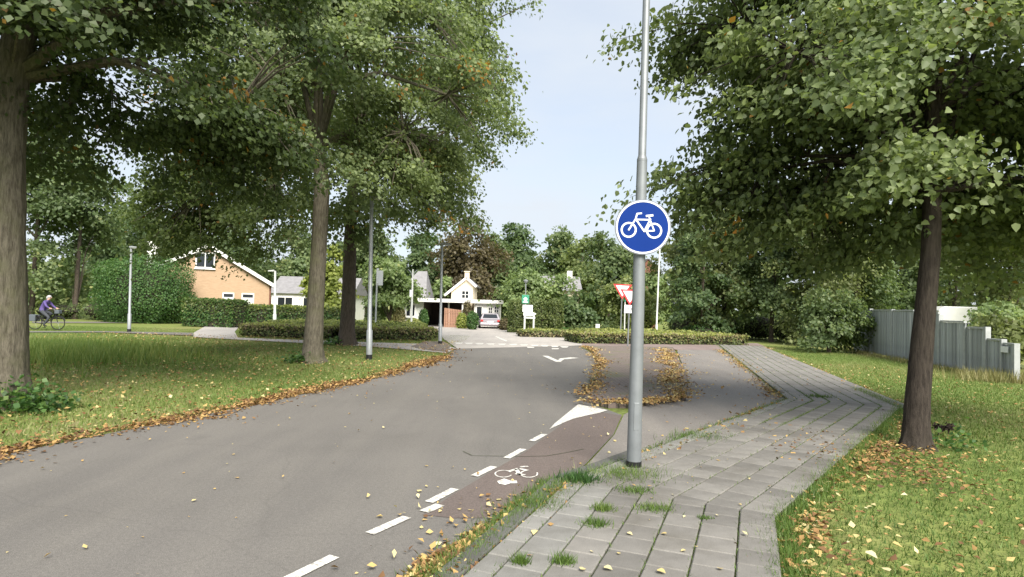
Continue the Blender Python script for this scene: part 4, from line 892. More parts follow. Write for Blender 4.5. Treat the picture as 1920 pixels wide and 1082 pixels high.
# bus stop board
Yq = 37.0; x, _ = dep(704, 610, Yq); t = thing('bus_stop_sign', 'narrow white stop board on a pale post behind the low hedges', 'sign', (x, Yq, 0))
z0, z1 = dep(704, 535, Yq)[1], dep(704, 504, Yq)[1]
mb = MB(); mb.tube([(0, 0, -.05), (0, 0, z1-.02)], .05, 10); mb.build('post', PALEPOLE, t, smooth=True)
mb = MB(); mb.box(.055, -.02, z0, .36, .02, z1-.1); mb.box(-.03, -.052, z0+.1, .09, .052, z1+.03); mb.build('board', SWHITE, t, bevel=.01)
# pale post with a mast of signs in front of the bungalow
Yq = 40.5; x, _ = dep(771, 610, Yq); t = thing('signpost', 'thin pale signpost in front of the bungalow window', 'sign', (x, Yq, 0)); z1 = dep(771, 505, Yq)[1]
mb = MB(); mb.tube([(0, 0, -.05), (0, 0, dep(771, 545, Yq)[1]), (0, 0, z1)], [.07, .062, .038], 10); mb.build('post', PALEPOLE, t, smooth=True)
mb = MB(); mb.box(-.16, -.075, dep(771, 557, Yq)[1], .02, -.066, dep(771, 545, Yq)[1]+.05); mb.build('plate', SWHITE, t)
mb = MB()
for s_ in (-1, 1): mb.tube([(0, 0, z1-.55), (s_*.12, 0, z1-.2), (s_*.30, 0, z1-.02)], .022, 6)
mb.build('fork_arm', LAMPG, t)
# give-way signs
def give_way(label, px, base_y, ptop, pbot, Yq, side, plate=None):
    x, zt = dep(px, ptop, Yq); _, zb = dep(px, pbot, Yq); t = thing('give_way_sign', label, 'sign', (x, Yq, 0), math.radians(8), 'red and white give-way signs'); t.rotation_euler = (0, math.radians(1.2), math.radians(6))
    mb = MB(); mb.tube([(0, 0, -.05), (0, 0, zt-.04)], .038, 10); mb.build('post', GALV, t, smooth=True)
    hh = zt-zb; s_ = hh/.866/2*1.12
    def tri(k, y0, y1, nm, m, par):
        cz = zt-hh/3; mb = MB(); mb.prism([(-s_*k, cz+(zt-cz)*k), (s_*k, cz+(zt-cz)*k), (0, cz+(zb-cz)*k)][::-1], 'y', y0, y1); return mb.build(nm, m, par)
    b = tri(1.0, -.062, -.05, 'sign_plate', SRED, t); tri(.72, -.0655, -.0625, 'white_field', SWHITE, b)
    if plate:
        za, zc = dep(px, plate[0], Yq)[1], dep(px, plate[1], Yq)[1]; mb = MB(); mb.box(-.26, -.062, zc, .26, -.05, za); p = mb.build('under_plate', SWHITE, t)
        mb = MB(); mb.torus((-.10, -.066, (za+zc)/2-.03), .055, .010, 'y', 14, 5); mb.torus((.10, -.066, (za+zc)/2-.03), .055, .010, 'y', 14, 5); mb.tube([(-.10, -.067, (za+zc)/2-.03), (-.03, -.067, (za+zc)/2+.06), (.06, -.067, (za+zc)/2+.06), (.10, -.067, (za+zc)/2-.03)], .009, 4); mb.build('bicycle_symbol', DARKSLV, p)
    return t
give_way('give-way sign standing left in the pair, bare post, farther back', 1165, 622, 533, 561, 36.5, 1)
give_way('give-way sign nearest the lamp post, with white plate below its triangle', 1179, 650, 543, 573, 29.5, 1, (572, 587))
Yq = 37.2; x, _ = dep(1171, 610, Yq); t = thing('marker_post', 'thin pale post between the two give-way signs', 'post', (x, Yq, 0))
mb = MB(); mb.tube([(0, 0, -.05), (0, 0, dep(1171, 563, Yq)[1])], .036, 8); mb.build('post', PALEPOLE, t, smooth=True); mb = MB(); mb.tube([(0, 0, dep(1171, 566, Yq)[1]), (0, 0, dep(1171, 562, Yq)[1])], .05, 8); mb.build('cap', SGREEN, t)
# green neighbourhood sign on a lamp post
Yq = 40.5; x, _ = dep(984, 610, Yq); t = thing('green_sign', 'small square green sign with white figure on a post topped by a lantern', 'sign', (x, Yq, 0))
zl = dep(984, 530, Yq)[1]; mb = MB(); mb.tube([(0, 0, -.05), (0, 0, zl)], [.05, .032], 10); mb.build('post', LAMPG, t, smooth=True)
mb = MB(); mb.tube([(0, 0, zl), (0, 0, zl+.14), (0, 0, zl+.2)], [.11, .17, .05], 12); mb.build('lantern', LAMPG, t, smooth=True)
za, zb = dep(984, 553, Yq)[1], dep(984, 569, Yq)[1]; mb = MB(); mb.box(-.24, -.075, zb, .24, -.055, za); b = mb.build('sign_plate', SGREEN, t, bevel=.02)
mb = MB(); zc = (za+zb)/2; mb.box(-.17, -.079, zc-.22, .17, -.0755, zc-.16); mb.prism([(-.16, zc), (0, zc+.15), (.16, zc), (.10, zc), (.10, zc-.12), (-.10, zc-.12), (-.10, zc)][::-1], 'y', -.079, -.0755); mb.build('figure', SWHITE, b)
# white notice board with two legs
Yq = 39.6; x, _ = dep(990.5, 610, Yq); t = thing('notice_board', 'white notice board on two legs with a small arrow-ended panel below', 'sign', (x, Yq, 0))
sc = Yq/FPX
for px in (983.5, 1000.5):
    mb = MB(); xx = (px-990.5)*sc; mb.box(xx-.05, -.035, -.05, xx+.05, .035, dep(px, 590, Yq)[1]); mb.build('leg', PALEPOLE, t)
mb = MB(); mb.box((979-990.5)*sc, -.08, dep(990, 585, Yq)[1], (998-990.5)*sc, -.037, dep(990, 572, Yq)[1]); b = mb.build('panel', SWHITE, t, bevel=.01)
mb = MB(); za, zb = dep(990, 592, Yq)[1], dep(990, 585.6, Yq)[1]; mb.prism([((981-990.5)*sc, za), ((1000-990.5)*sc, za), ((1005-990.5)*sc, (za+zb)/2+.03), ((1000-990.5)*sc, zb), ((981-990.5)*sc, zb)], 'y', -.075, -.037); mb.build('arrow_panel', SWHITE, t)
mb = MB(); mb.box((982-990.5)*sc, -.07, dep(990, 597, Yq)[1], (1003-990.5)*sc, -.037, dep(990, 594, Yq)[1]); mb.build('slat', SWHITE, t)
mb = MB()
for i in range(3): mb.box((983.5-990.5)*sc, -.0775, za+.055+.05*i, (995-990.5)*sc-.06*i, -.0755, za+.073+.05*i)
mb.build('lettering', DARKSLV, t)
# small white plate low by the dark wood
Yq = 40.0; x, _ = dep(1118, 610, Yq); t = thing('marker_plate', 'tiny white plate on a low stub in front of the dark trees', 'sign', (x, Yq, 0))
mb = MB(); mb.box(-.03, -.02, -.05, .03, .02, .72); mb.build('post', PALEPOLE, t); mb = MB(); mb.box(-.04, -.03, .55, .22, -.021, .80); mb.build('plate', SWHITE, t)

# ================================================================ grey board fence, stepping down towards the road
A = Vector(at(1602, 657)); B = Vector(at(1906, 715)); A = Vector((A.x, A.y)); d = B-A
def on_fence(px):
    """where the line of sight of a pixel column meets the fence line"""
    r = _ray(px, 640); k = r[0]/r[1]; s = (A.x-k*A.y)/(k*d.y-d.x); return A+d*s
fn = thing('board_fence', 'grey upright board fence with pale posts stepping down to the right', 'fence', (A.x, A.y, 0)); ang = math.atan2(d.y, d.x)
posts = [(1604, 584), (1633, 579), (1674, 580), (1716, 583), (1763, 590), (1812, 613), (1851, 613), (1881, 636), (1905, 644)]
tops = [583, 581, 581.5, 586, 602, 614, 636, 644]; u = d.normalized()
zpost = []
for px, pt in posts:
    p = on_fence(px); z_ = dep(px, pt, p.y)[1]; zpost.append((p, z_)); mb = MB(); mb.box(-.06, -.075, -.05, .06, .075, z_); o = mb.build('post', FPOST, fn, bevel=.006); o.location = (p.x-A.x, p.y-A.y, 0); o.rotation_euler = (0, 0, ang)
rf_ = random.Random(8); bmesh_cache = {}
for i in range(len(posts)-1):
    p, q = zpost[i][0], zpost[i+1][0]; Lg = (q-p).length; mid = (p+q)/2; zt = dep((posts[i][0]+posts[i+1][0])/2, tops[i], mid.y)[1]-.05
    n = max(5, int(Lg/.13)); bw = (Lg-.12)/n; key = round(zt, 2)
    mb = MB(); mb.box(-bw/2+.004, -.014, .04, bw/2-.004, .014, zt); me = None
    for j in range(n):
        c = p+u*(.06+(j+.5)*bw); nrm = Vector((-u.y, u.x))*(.005 if j % 2 else -.005)
        if me is None: o = mb.build('board', FENCEW, fn); me = o.data
        else: o = link('board', me, fn)
        o.location = (c.x-A.x+nrm.x, c.y-A.y+nrm.y, rf_.uniform(-.006, .004)); o.rotation_euler = (0, rf_.gauss(0, .006), ang)
    mb = MB(); mb.box(-Lg/2+.078, -.045, zt+.008, Lg/2-.078, .045, zt+.065); o = mb.build('cap_rail', FPOST, fn); o.location = (mid.x-A.x, mid.y-A.y, 0); o.rotation_euler = (0, 0, ang)
p, z_ = zpost[-1]; mb = MB(); mb.box(-.20, -.012, -.09, .16, .012, .09); o = mb.build('white_plate', SWHITE, fn); c = p-u*.42; nv = Vector((u.y, -u.x)); nv = nv if nv.x < 0 else -nv
o.location = (c.x-A.x+nv.x*.07, c.y-A.y+nv.y*.07, z_-.2); o.rotation_euler = (0, 0, ang)

# ================================================================ vehicles
Yq = 48.5; x, _ = dep(919, 610, Yq); car = thing('parked_car', 'mauve hatchback seen from behind, parked before the white garage', 'car', (x, Yq, 0), math.radians(4))
mb = MB()   # body lofted across its length: y forward, sections in x-z
secs = [(0.0, .72, .34, .80, .70), (.10, .84, .26, .90, .74), (.9, .87, .22, .96, .80), (2.0, .87, .22, .95, .82), (3.1, .87, .24, .92, .80), (3.8, .82, .27, .82, .70), (4.05, .66, .36, .68, .52)]
V = []; F = []
for y, hw, z0, z1, sh in secs: V += [(-hw*.9, y, z0), (-hw, y, z0+.14), (-hw, y, z0+(z1-z0)*.72), (-hw*.90, y, z1), (hw*.90, y, z1), (hw, y, z0+(z1-z0)*.72), (hw, y, z0+.14), (hw*.9, y, z0)]
for i in range(len(secs)-1):
    for j in range(8): F.append((i*8+j, i*8+(j+1) % 8, (i+1)*8+(j+1) % 8, (i+1)*8+j))
F += [tuple(range(8)), tuple(range(len(V)-1, len(V)-9, -1))]; mb.add(V, F); body = mb.build('body', CARP, car, smooth=True)
mb = MB(); cs = [(.06, .76, .90, .77), (.42, .74, 1.42, .58), (1.7, .74, 1.47, .58), (2.6, .75, 1.36, .58), (3.25, .76, .90, .77)]; V = []; F = []
for y, hb, zt, ht in cs: V += [(-hb-.02, y, .90), (-ht, y, max(zt, .905)), (ht, y, max(zt, .905)), (hb+.02, y, .90)]
for i in range(len(cs)-1):
    for j in range(3): F.append((i*4+j, i*4+j+1, (i+1)*4+j+1, (i+1)*4+j))
F += [(0, 1, 2, 3), (19, 18, 17, 16)]; mb.add(V, F); mb.build('cabin', CARP, car, smooth=True)
mb = MB(); mb.add([(-.60, .125, 1.0), (.60, .125, 1.0), (.50, .385, 1.36), (-.50, .385, 1.36)], [(0, 1, 2, 3)]); o = mb.build('rear_window', GLASS, car); o.location = (0, -.012, .004)
for s_ in (-1, 1):
    mb = MB(); mb.add([(s_*.785, .55, .95), (s_*.79, 2.8, .95), (s_*.615, 2.35, 1.33), (s_*.60, .7, 1.36)], [(0, 1, 2, 3) if s_ < 0 else (3, 2, 1, 0)]); mb.build('side_window', GLASS, car)
    mb = MB(); mb.box(s_*.66-.11, -.03, .66, s_*.66+.11, .08, .84); mb.build('tail_light', TAILR, car, bevel=.02)
    for yy in (.75, 3.2):
        mb = MB(); mb.tube([(s_*.72, yy, .31), (s_*.89, yy, .31)], .31, 20); wl = mb.build('wheel', BLACK, car); mb = MB(); mb.tube([(s_*.885, yy, .31), (s_*.90, yy, .31)], .19, 14); mb.build('rim', CHROME, wl)
mb = MB(); mb.box(-.26, -.035, .60, .26, -.012, .71); mb.build('number_plate', YELLOWP if 'YELLOWP' in globals() else SWHITE, car)
mb = MB(); mb.box(-.78, -.06, .34, .78, .10, .52); mb.build('bumper', CARP, car, bevel=.04); car.scale = (1, 1, .84)
# white delivery van beyond the fence
Yq = 37.5; xa, zt = dep(1765, 574, Yq); xb, _ = dep(1858, 574, Yq); wv = (xb-xa); van = thing('white_van', 'white box-bodied van beyond the stepped fence, mostly hidden by leaves', 'van', ((xa+xb)/2, Yq, 0), math.radians(-10))
mb = MB(); hw = wv/2; mb.prism([(-hw, .45), (hw, .45), (hw, zt-.55), (hw-.22, zt-.12), (hw-.5, zt), (-hw+.3, zt), (-hw, zt-.25)], 'y', 0, 5.2); mb.build('body', WHITE, van, bevel=.06)
for s_ in (-1, 1):
    for yy in (.9, 4.2):
        mb = MB(); mb.tube([(s_*(hw-.28), yy, .36), (s_*(hw-.04), yy, .36)], .36, 18); wl = mb.build('wheel', BLACK, van); mb = MB(); mb.tube([(s_*(hw-.045), yy, .36), (s_*(hw-.025), yy, .36)], .2, 12); mb.build('rim', CHROME, wl)
    mb = MB(); mb.box(s_*(hw-.2)-.1, -.05, .8, s_*(hw-.2)+.1, .02, 1.2); mb.build('tail_light', TAILR, van)
mb = MB(); mb.box(-.5*hw, -.03, 1.05, .5*hw, -.004, 1.5); mb.build('rear_window', GLASS, van)

# ================================================================ cyclist on the far left path
bx, by = at(86, 618.5)
bike = thing('bicycle', 'dark upright bicycle with pannier, ridden along the far left path', 'bicycle', (bx, by, .005), math.radians(4))
for cx, nm in ((-.53, 'r'), (.56, 'f')):
    mb = MB(); mb.torus((cx, 0, .345), .325, .024, 'y', 28, 6); wl = mb.build('wheel', BLACK, bike, smooth=True)
    mb = MB()
    for i in range(10): a = math.pi*i/5; mb.tube([(cx, 0, .345), (cx+.315*math.cos(a), 0, .345+.315*math.sin(a))], .004, 3)
    mb.tube([(cx, -.05, .345), (cx, .05, .345)], .025, 8); mb.build('spokes', CHROME, wl)
    mb = MB(); mb.torus((cx, 0, .345), .372, .018, 'y', 16, 5, math.radians(20 if nm == 'f' else 10), math.radians(170)); mb.build('mudguard', DARKSLV, bike)
mb = MB(); BBk, ST, HD = (-.08, 0, .29), (-.24, 0, .86), (.40, 0, .86)
for a_, b_ in ((BBk, ST), (BBk, (.43, 0, .70)), ((-.18, 0, .62), (.41, 0, .82)), (BBk, (-.53, 0, .345)), ((-.22, 0, .76), (-.53, 0, .345)), (HD, (.56, 0, .345))): mb.tube([a_, b_], .018, 8)
mb.build('frame', DARKSLV, bike, smooth=True)
mb = MB(); mb.tube([(.40, 0, .86), (.37, 0, 1.04)], .014, 6); mb.tube([(.22, -.28, 1.02), (.36, -.24, 1.06), (.40, 0, 1.04), (.36, .24, 1.06), (.22, .28, 1.02)], .013, 6); mb.build('handlebar', CHROME, bike, smooth=True)
mb = MB(); mb.ball((-.26, 0, .90), (.14, .09, .045)); mb.build('saddle', BLACK, bike, smooth=True)
mb = MB(); mb.box(-.80, -.20, .42, -.42, -.08, .74); mb.box(-.80, .08, .42, -.42, .20, .74); mb.box(-.78, -.079, .70, -.44, .079, .75); mb.build('pannier', BAGC, bike, bevel=.03)
mb = MB(); mb.tube([(-.08, -.08, .29), (.0, -.09, .13)], .012, 6); mb.tube([(-.08, .08, .29), (-.16, .09, .45)], .012, 6); mb.box(-.06, -.20, .115, .06, -.09, .14); mb.box(-.22, .09, .44, -.10, .20, .465); mb.build('pedals', BLACK, bike)
mb = MB(); mb.box(.44, -.13, .82, .66, .13, 1.0); mb.build('front_basket', BAGC, bike, bevel=.02)

per = thing('person', 'cyclist in purple jacket and grey hood riding right on the far left path', 'person', (bx, by, .005), math.radians(4))
J = {}; jv = []; je = []; jr = []
def jt(n, p, r, par=None):
    J[n] = len(jv); jv.append(p); jr.append(r)
    if par: je.append((J[par], J[n]))
jt('pelvis', (-.24, 0, .98), (.155, .14)); jt('waist', (-.17, 0, 1.12), (.145, .125), 'pelvis'); jt('chest', (-.06, 0, 1.32), (.175, .13), 'waist'); jt('neck0', (.02, 0, 1.45), (.09, .085), 'chest'); jt('neck', (.06, 0, 1.51), (.055, .055), 'neck0'); jt('head', (.10, 0, 1.60), (.088, .095), 'neck'); jt('crown', (.10, 0, 1.69), (.07, .075), 'head')
for s_, n in ((-1, 'r'), (1, 'l')):
    kx, kz, fx, fz = ((.20, .62, .0, .16) if s_ < 0 else (.18, .80, -.16, .49))
    jt('hip'+n, (-.20, s_*.10, .94), (.105, .11), 'pelvis'); jt('knee'+n, (kx, s_*.12, kz), (.068, .07), 'hip'+n); jt('calf'+n, (kx*.6+fx*.4-.03, s_*.12, kz*.6+fz*.4), (.06, .062), 'knee'+n); jt('ank'+n, (fx-.05, s_*.13, fz+.07), (.04, .042), 'calf'+n); jt('toe'+n, (fx+.13, s_*.14, fz+.03), (.036, .034), 'ank'+n)
    jt('sh'+n, (-.01, s_*.19, 1.40), (.072, .075), 'chest'); jt('el'+n, (.13, s_*.26, 1.19), (.05, .052), 'sh'+n); jt('wr'+n, (.30, s_*.25, 1.075), (.032, .034), 'el'+n); jt('palm'+n, (.355, s_*.245, 1.085), (.034, .024), 'wr'+n)
    for q, dy in enumerate((-.03, -.01, .01, .03)): jt('f%d%s' % (q, n), (.40-.004*q, s_*.245+dy, 1.075), (.010, .010), 'palm'+n); jt('g%d%s' % (q, n), (.395-.006*q, s_*.245+dy, 1.035), (.009, .009), 'f%d%s' % (q, n))
    jt('t'+n, (.345, s_*.205, 1.06), (.011, .011), 'palm'+n)
me = bpy.data.meshes.new('person_skeleton'); me.from_pydata(jv, je, []); tmp = bpy.data.objects.new('tmp', me); COL.objects.link(tmp)
md = tmp.modifiers.new('skin', 'SKIN'); md.use_smooth_shade = True
for i, r in enumerate(jr): me.skin_vertices[0].data[i].radius = r
me.skin_vertices[0].data[0].use_root = True
sb = tmp.modifiers.new('sub', 'SUBSURF'); sb.levels = 2; sb.render_levels = 2
dg = bpy.context.evaluated_depsgraph_get(); bme = bpy.data.meshes.new_from_object(tmp.evaluated_get(dg)); bpy.data.objects.remove(tmp)
bme.name = 'body'; bme.materials.clear()
for m in (PURPLE, TROUS, SKIN, BLACK): bme.materials.append(m)
for p in bme.polygons:
    c = p.center
    k = 0
    if c.z > 1.50: k = 2
    elif c.x > .29 and c.z > 1.0: k = 2
    elif c.z < .98 and not (c.x > .1 and c.z > 1.0): k = 1
    if (abs(c.y) > .08 and ((c.y < 0 and c.z < .25) or (c.y > 0 and c.z < .58 and c.x < .05))): k = 3
    p.material_index = k; p.use_smooth = True
body = link('body', bme, per)
mb = MB(); mb.ball((.085, 0, 1.655), (.105, .10, .085), 12, 8); mb.ball((.03, 0, 1.61), (.07, .092, .10), 10, 7); mb.build('hair', HAIRG, per, smooth=True)
mb = MB(); mb.ball((.20, 0, 1.615), (.022, .015, .02), 6, 5)
mb.build('nose', SKIN, per, smooth=True)
mb = MB(); mb.ball((.183, -.032, 1.635), .010, 6, 4); mb.ball((.183, .032, 1.635), .010, 6, 4); mb.box(.178, -.022, 1.568, .188, .022, 1.574); mb.build('face', BLACK, per)
# ================================================================ grass, litter, weeds
rng = np.random.default_rng(77)
roadA = [(p[0], p[1]) for p in road_poly]
swP = [tuple(p) for p in SWL]+[tuple(p) for p in offset(SWR, -TW*.6)][::-1]
cycP = [(11.0, 31.8)]+[(p[0], p[1]) for p in cyc]+P((1062, 912), (1105, 868), (1152, 816), (1170, 778), (1200, 763), (1285, 752), (1291, 712), (1268, 655))
FP = P((-500, 620.5), (-500, 623), (200, 623.5), (362, 632), (470, 638), (567, 643), (640, 646), (750, 654), (838, 662), (856, 653), (825, 645), (760, 644), (640, 640), (520, 636), (446, 633), (440, 622), (450, 611), (388, 610), (362, 624), (200, 621))
def keep(X, Y, polys):
    k = np.ones(len(X), bool)
    for p in polys: k &= ~inpoly(X, Y, p)
    return X[k], Y[k]
def ygrid(n, x0, x1, y0, y1, power=1.6):
    """denser towards the near end"""
    f = rng.random(n)**power; Y = y0+(y1-y0)*f; X = x0+(x1-x0)*rng.random(n); return X, Y
Z0 = -.035
# right lawn: right of the pavement
X, Y = ygrid(330000, .8, 16, 2.4, 34, 2.0); m_ = X > np.interp(Y, [p.y for p in SWR], [p.x for p in SWR])+.02; X, Y = X[m_], Y[m_]; k = np.abs(X) < Y*1.0+1.5; X, Y = X[k], Y[k]
X, Y = keep(X, Y, [swP])
near = Y < 9
blades('lawn_grass_right', X[near], Y[near], np.full(near.sum(), Z0), .046, .0085, GRASSB, 1, lean=1.0, bias=-.05)
fr = ~near; blades('lawn_grass_far_right', X[fr], Y[fr], np.full(fr.sum(), Z0), .050, .017, GRASSB, 2, lean=.7, bias=.30)
# left verge
X, Y = ygrid(300000, -26, -2, 6.5, 36, 1.35); xr_ = np.interp(Y, [p[1] for p in ROADL[2:]][:-1], [p[0] for p in ROADL[2:]][:-1]); m_ = X < xr_-.10; X, Y = X[m_], Y[m_]; X, Y = keep(X, Y, [FP, roadA])
k = (X > -Y*.95-1); X, Y = X[k], Y[k]
blades('lawn_grass_left', X, Y, np.full(len(X), Z0), .055, .020, GRASSB, 3, lean=.8, bias=.34, patch=.3)
# long grass of the hollow behind the first trunk, at left
c = np.array(at(120, 668)); n = 26000; X = c[0]-1.6+rng.normal(size=n)*1.9; Y = c[1]+rng.normal(size=n)*1.5
blades('long_grass', X, Y, np.full(n, Z0), .40, .024, GRASSDK, 4, lean=.6, bias=.35)
# dry grass at the foot of the fence
n = 3500; X, Y = along([tuple(on_fence(p)) for p in (1590, 1700, 1800, 1870, 1925)], n, .40, rng, 0.0)
blades('dry_grass', X, Y, np.full(n, Z0), .20, .020, DRYG, 5, lean=.5)
n = 1800; X, Y = along([tuple(on_fence(p)) for p in (1870, 1930)], n, .7, rng, 0.0)
blades('dry_grass_low', X, Y, np.full(n, Z0), .34, .018, DRYG, 6, lean=.5)
# ragged grass along the pavement's edges and in its joints
X, Y = along([tuple(p) for p in offset(SWR, -.05)[:4]], 14000, .085, rng); k = Y > 2.4; blades('edge_grass', X[k], Y[k], np.full(k.sum(), .0), .085, .008, GRASSDK, 7, lean=.9)
def tuft(label, px, py, r, h, n, m=GRASSDK, z=.03, wd=.007, dead=0):
    x, y = at(px, py, z); t = rng.normal(size=(n, 2))*[r, r*.75]; o = thing('grass_tuft', label, 'grass tuft', (x, y, z)); blades('blades', t[:, 0], t[:, 1], np.zeros(n), h, wd, m, px, o, lean=1.0)
    tag(o, label, 'grass tuft', 'grass tufts growing in the pavement joints'); return o
tuft('grass tuft around the black foot of the lamp post with the blue sign', 1165, 896, .22, .10, 1300, z=.01, wd=.008)
tuft('bushy dark weed left of the lamp post foot', 1085, 908, .10, .11, 420, BUSHG, .01, .02)
tuft('grass tuft between cycle path and pavement beyond the lamp post', 1310, 824, .20, .10, 600, z=.01)
tuft('broad flat grass tuft just in front of the lamp post', 1190, 921, .085, .035, 420, z=.05)
tuft('broad grass tuft in the pavement where the joints bend', 1228, 955, .08, .045, 420, z=.05)
tuft('round grass tuft left of the broad one in the pavement', 1132, 957, .045, .06, 260, z=.05)
tuft('grass tuft in the second joint from the kerb', 1118, 985, .05, .055, 240, z=.05)
tuft('lower of the grass tufts in the second joint from the kerb', 1056, 1056, .035, .06, 240, z=.05)
tuft('grass tuft in the joint nearest the kerb, bottom of the photo', 977, 1056, .03, .06, 200, z=.05)
tuft('small tuft at the bend of the rightmost joint', 1322, 973, .025, .03, 110, z=.05)
tuft('tuft on the kerb strip left of the pavement', 1005, 955, .13, .09, 520, z=.01)
tuft('grass tuft on the far joint bend of the pavement', 1535, 744, .14, .05, 260, z=.05, wd=.012)
# weeds in the joints: many small ones
W = []
for li in lines[1:8]:
    X, Y = along([tuple(p) for p in li], 1500, .007, rng); W.append((X, Y))
for pl, n_, s_ in (([SWL[1], SWL[2]], 2600, .06), ([SWL[2], SWL[3], SWL[4]], 2600, .08)):
    X, Y = along([tuple(p) for p in pl], n_, s_, rng); W.append((X, Y))
# joints of the two far bends grow more grass
for k_, n_ in ((2, 900), (3, 500), (4, 400), (5, 1300), (6, 1500)):
    li = lines[k_]; X, Y = along([tuple(li[2]+(li[1]-li[2])*.42), tuple(li[2]), tuple(li[2]+(li[3]-li[2])*.6)], n_, .012, rng); W.append((X, Y))
for pts_, n_ in ((P((1110, 745), (1125, 700)), 1500), (P((1225, 745), (1215, 700)), 700)):
    X, Y = along(pts_, n_, .10, rng); W.append((X, Y))
X = np.concatenate([a for a, b in W]); Y = np.concatenate([b for a, b in W]); k = Y > 2.5
blades('joint_weeds', X[k], Y[k], np.full(k.sum(), .035), .035, .008, GRASSDK, 9, lean=1.1)
X, Y = along([tuple(p) for p in offset(SWL, .12)[:2]]+P((1000, 962), (1090, 912)), 5200, .085, rng); k = Y > 2.4; blades('gutter_grass', X[k], Y[k], np.full(k.sum(), .0), .07, .008, GRASSDK, 10, lean=.9)

# fallen leaves
def L_(name, X, Y, z, size, seed, **k): return litter(name, X, Y, np.full(len(X), z), size, seed, **k)
lv = P((-40, 862), (130, 827), (250, 802), (380, 777), (480, 757), (600, 731), (700, 709), (780, 687), (835, 668))
X, Y = along([(-5.7, 5.5)]+lv[:], 20000, .17, rng, .06, patchy=True); L_('leaf_drift_left', X, Y, .0, .052, 21, lo=.0, hi=.72, flat=.28)
X, Y = along(P((800, 690), (842, 668), (858, 655)), 800, .2, rng, .1, patchy=True); L_('leaf_drift_far_left', X, Y, .0, .08, 22, lo=0, hi=.7)
GUT = P((770, 1130), (815, 1082), (895, 1022), (960, 976), (1030, 932), (1085, 903)); X, Y = along(GUT, 5600, .07, rng, patchy=True); L_('leaf_drift_gutter', X, Y, .01, .052, 23, lo=.05, hi=.95, flat=.35)
X, Y = along(GUT, 3500, .07, rng); blades('gutter_weeds', X, Y, np.zeros(len(X)), .08, .009, GRASSDK, 44, lean=.9)
X, Y = along(P((1195, 872), (1260, 845), (1320, 820), (1395, 788), (1458, 758)), 1500, .10, rng, patchy=True); L_('leaf_drift_path', X, Y, .01, .062, 24, lo=.2, hi=1)
X, Y = along(P((1462, 756), (1440, 728), (1400, 690), (1352, 657)), 2300, .16, rng, patchy=True); L_('leaf_drift_far_path', X, Y, .02, .062, 25, lo=.15, hi=.9)
isl_o = P((1098, 750), (1122, 706), (1126, 685), (1113, 662), (1098, 652))
X, Y = along(isl_o, 3800, .14, rng, patchy=True); L_('leaf_drift_island_left', X, Y, .062, .062, 26, lo=.2, hi=.9, flat=.28)
X, Y = along(P((1245, 656), (1258, 690), (1268, 720), (1262, 748)), 6500, .24, rng, patchy=True); L_('leaf_drift_island_right', X, Y, .062, .062, 27, lo=.25, hi=.95, flat=.28)
X, Y = along(P((1090, 755), (1150, 762), (1210, 757), (1285, 750)), 2000, .17, rng, patchy=True); L_('leaf_drift_island_front', X, Y, .062, .062, 28, lo=.2, hi=.95, flat=.28)
X, Y = along([tuple(p) for p in offset(SWR, -.16)], 6500, .17, rng, patchy=True); k = (Y > 2.4); L_('leaf_drift_lawn_edge', X[k], Y[k], .015, .050, 29, lo=.1, hi=1, flat=.28)
n = 2200; a = at(1590, 850); X = a[0]+rng.normal(size=n)*.55; Y = a[1]+rng.normal(size=n)*.75; L_('leaf_heap_tree', X, Y, .02, .052, 30, lo=.0, hi=.7, flat=.28)
X, Y = ygrid(6500, .8, 13, 2.4, 22, 1.5); m_ = X > np.interp(Y, [p.y for p in SWR], [p.x for p in SWR])+.1; L_('lawn_leaves_right', X[m_], Y[m_], .005, .050, 31, lo=.15, hi=1, flat=.28)
X, Y = ygrid(14000, -20, -2.5, 6.5, 30, 1.2); xr_ = np.interp(Y, [p[1] for p in ROADL[2:]][:-1], [p[0] for p in ROADL[2:]][:-1]); m_ = X < xr_-.1; L_('lawn_leaves_left', X[m_], Y[m_], .02, .060, 32, lo=.1, hi=1, flat=.28)
X, Y = ygrid(300, -5.5, 2, 3.2, 24, 1.2); k = inpoly(X, Y, roadA); L_('road_leaves', X[k], Y[k], .003, .036, 33, lo=.6, hi=1, flat=.2)
X, Y = ygrid(650, -1, 9, 4, 26, 1.2); k = inpoly(X, Y, cycP) | inpoly(X, Y, lane); L_('path_leaves', X[k], Y[k], .008, .042, 34, lo=.55, hi=1, flat=.25)
X, Y = ygrid(700, -1, 13, 3, 28, 1.4); k = inpoly(X, Y, swP); L_('pavement_leaves', X[k], Y[k], .056, .040, 35, lo=.55, hi=1, flat=.25)
X, Y = along([tuple(p) for p in offset(SWL, .3)[:2]], 60, .16, rng); L_('dash_leaves', X, Y, .01, .05, 36, lo=.6, hi=1)
a = at(815, 955); X = a[0]+rng.normal(size=26)*.22; Y = a[1]+rng.normal(size=26)*.30; L_('lane_leaves', X, Y, .01, .05, 37, lo=.7, hi=1)

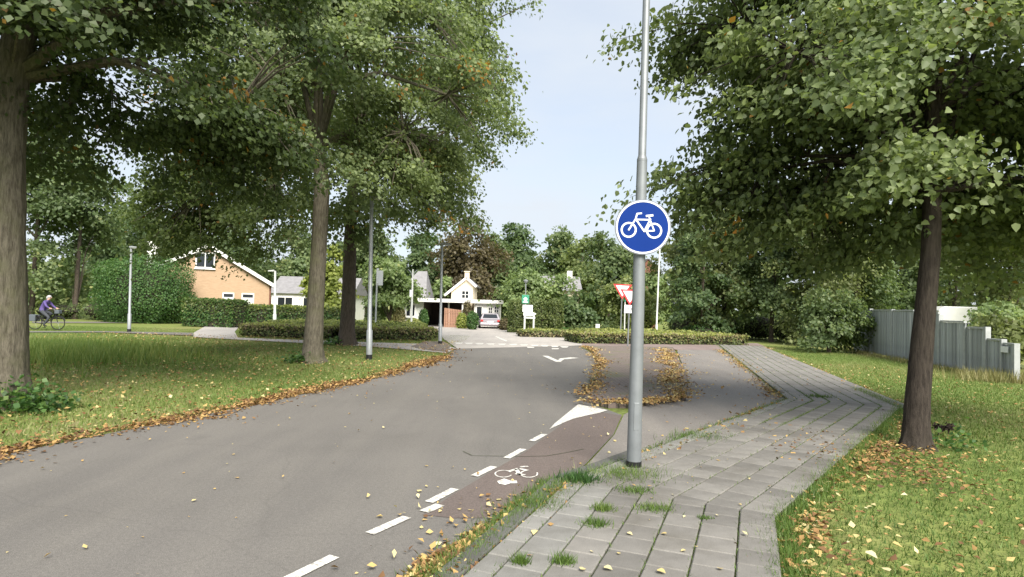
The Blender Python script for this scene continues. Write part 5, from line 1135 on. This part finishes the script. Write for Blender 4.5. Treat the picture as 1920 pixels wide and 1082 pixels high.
# conspicuous single leaves lying close to the camera
lm = []
for k_ in range(4):
    r_ = np.random.default_rng(k_); V, sz, I, rep = leaf_arrays(np.array([[-.5, 0, 0.1]]), np.array([[1., 0, 0]]), np.array([[.1*k_-.15, .1, 1]]), np.array([1.0]), True)
    lm.append((V, sz, I))
def one_leaf(px, py, s, parent, z, tone, rz):
    x, y = at(px, py, z); V, sz, I = lm[int(px) % 4]; o = from_arrays('fallen_leaf', V*s, sz, I, [FALLEN], parent, [tone]*len(sz)); o.location = (x, y, z+.008); o.rotation_euler = (.15, .1, rz)
gnd = bpy.data.objects['ground']; rl = random.Random(5)
for px, py, s in [(1002, 1000, .06), (1140, 1069, .06), (1181, 1003, .045), (1245, 1003, .045), (1283, 970, .03), (1345, 968, .03), (1305, 1027, .03), (1281, 1035, .04), (1350, 1068, .045), (1240, 1075, .06), (1262, 929, .03), (1110, 1036, .03), (1093, 1070, .05), (1388, 948, .03), (1160, 1040, .03)]:
    one_leaf(px, py, s, sw_base, .056, rl.uniform(.85, 1), rl.uniform(0, 6))
for px, py, s in [(1634, 1042, .085), (1683, 1023, .07), (1606, 1007, .05), (1665, 993, .06), (1685, 1008, .045), (1660, 1072, .07), (1755, 1058, .055), (1803, 1001, .055), (1860, 955, .055), (1765, 932, .045), (1815, 1018, .04), (1630, 952, .05), (1738, 955, .035), (1858, 920, .05), (1625, 955, .04), (1530, 1000, .065), (1535, 1038, .06), (1505, 1020, .06), (1540, 988, .06), (1495, 1068, .06), (1920-60, 1070, .05), (1700, 880, .045), (1800, 905, .045), (1560, 960, .05), (1515, 940, .05)]:
    one_leaf(px, py, s, gnd, .02, rl.uniform(.75, 1), rl.uniform(0, 6))
# two dark withered clumps beside the slim trunk
for px, py, lb in ((1760, 807, 'left one of two small dark withered clumps on the lawn beside the slim trunk'), (1779, 806, 'right one of two small dark withered clumps on the lawn beside the slim trunk')):
    x, y = at(px, py+10, 0); t = rng.normal(size=(60, 3))*[.03, .03, .025]; t[:, 2] = np.abs(t[:, 2])+.10
    V, sz, I, rep = leaf_arrays(t, rng.normal(size=(60, 3)), rng.normal(size=(60, 3)), np.full(60, .05)); o = thing('withered_plant', lb, 'plant', (x, y, 0), 0, 'two dark withered clumps'); from_arrays('leaves', V, sz, I, [MUSH], o)['kind'] = 'stuff'
    V, sz, I, rep = leaf_arrays(np.zeros((3, 3)), np.array([[0, 0, 1.], [.2, .1, 1], [-.1, .2, 1]]), np.array([[0, 1., 0]]*3), np.full(3, .13), False, .06); from_arrays('stem', V, sz, I, [MUSH], o)
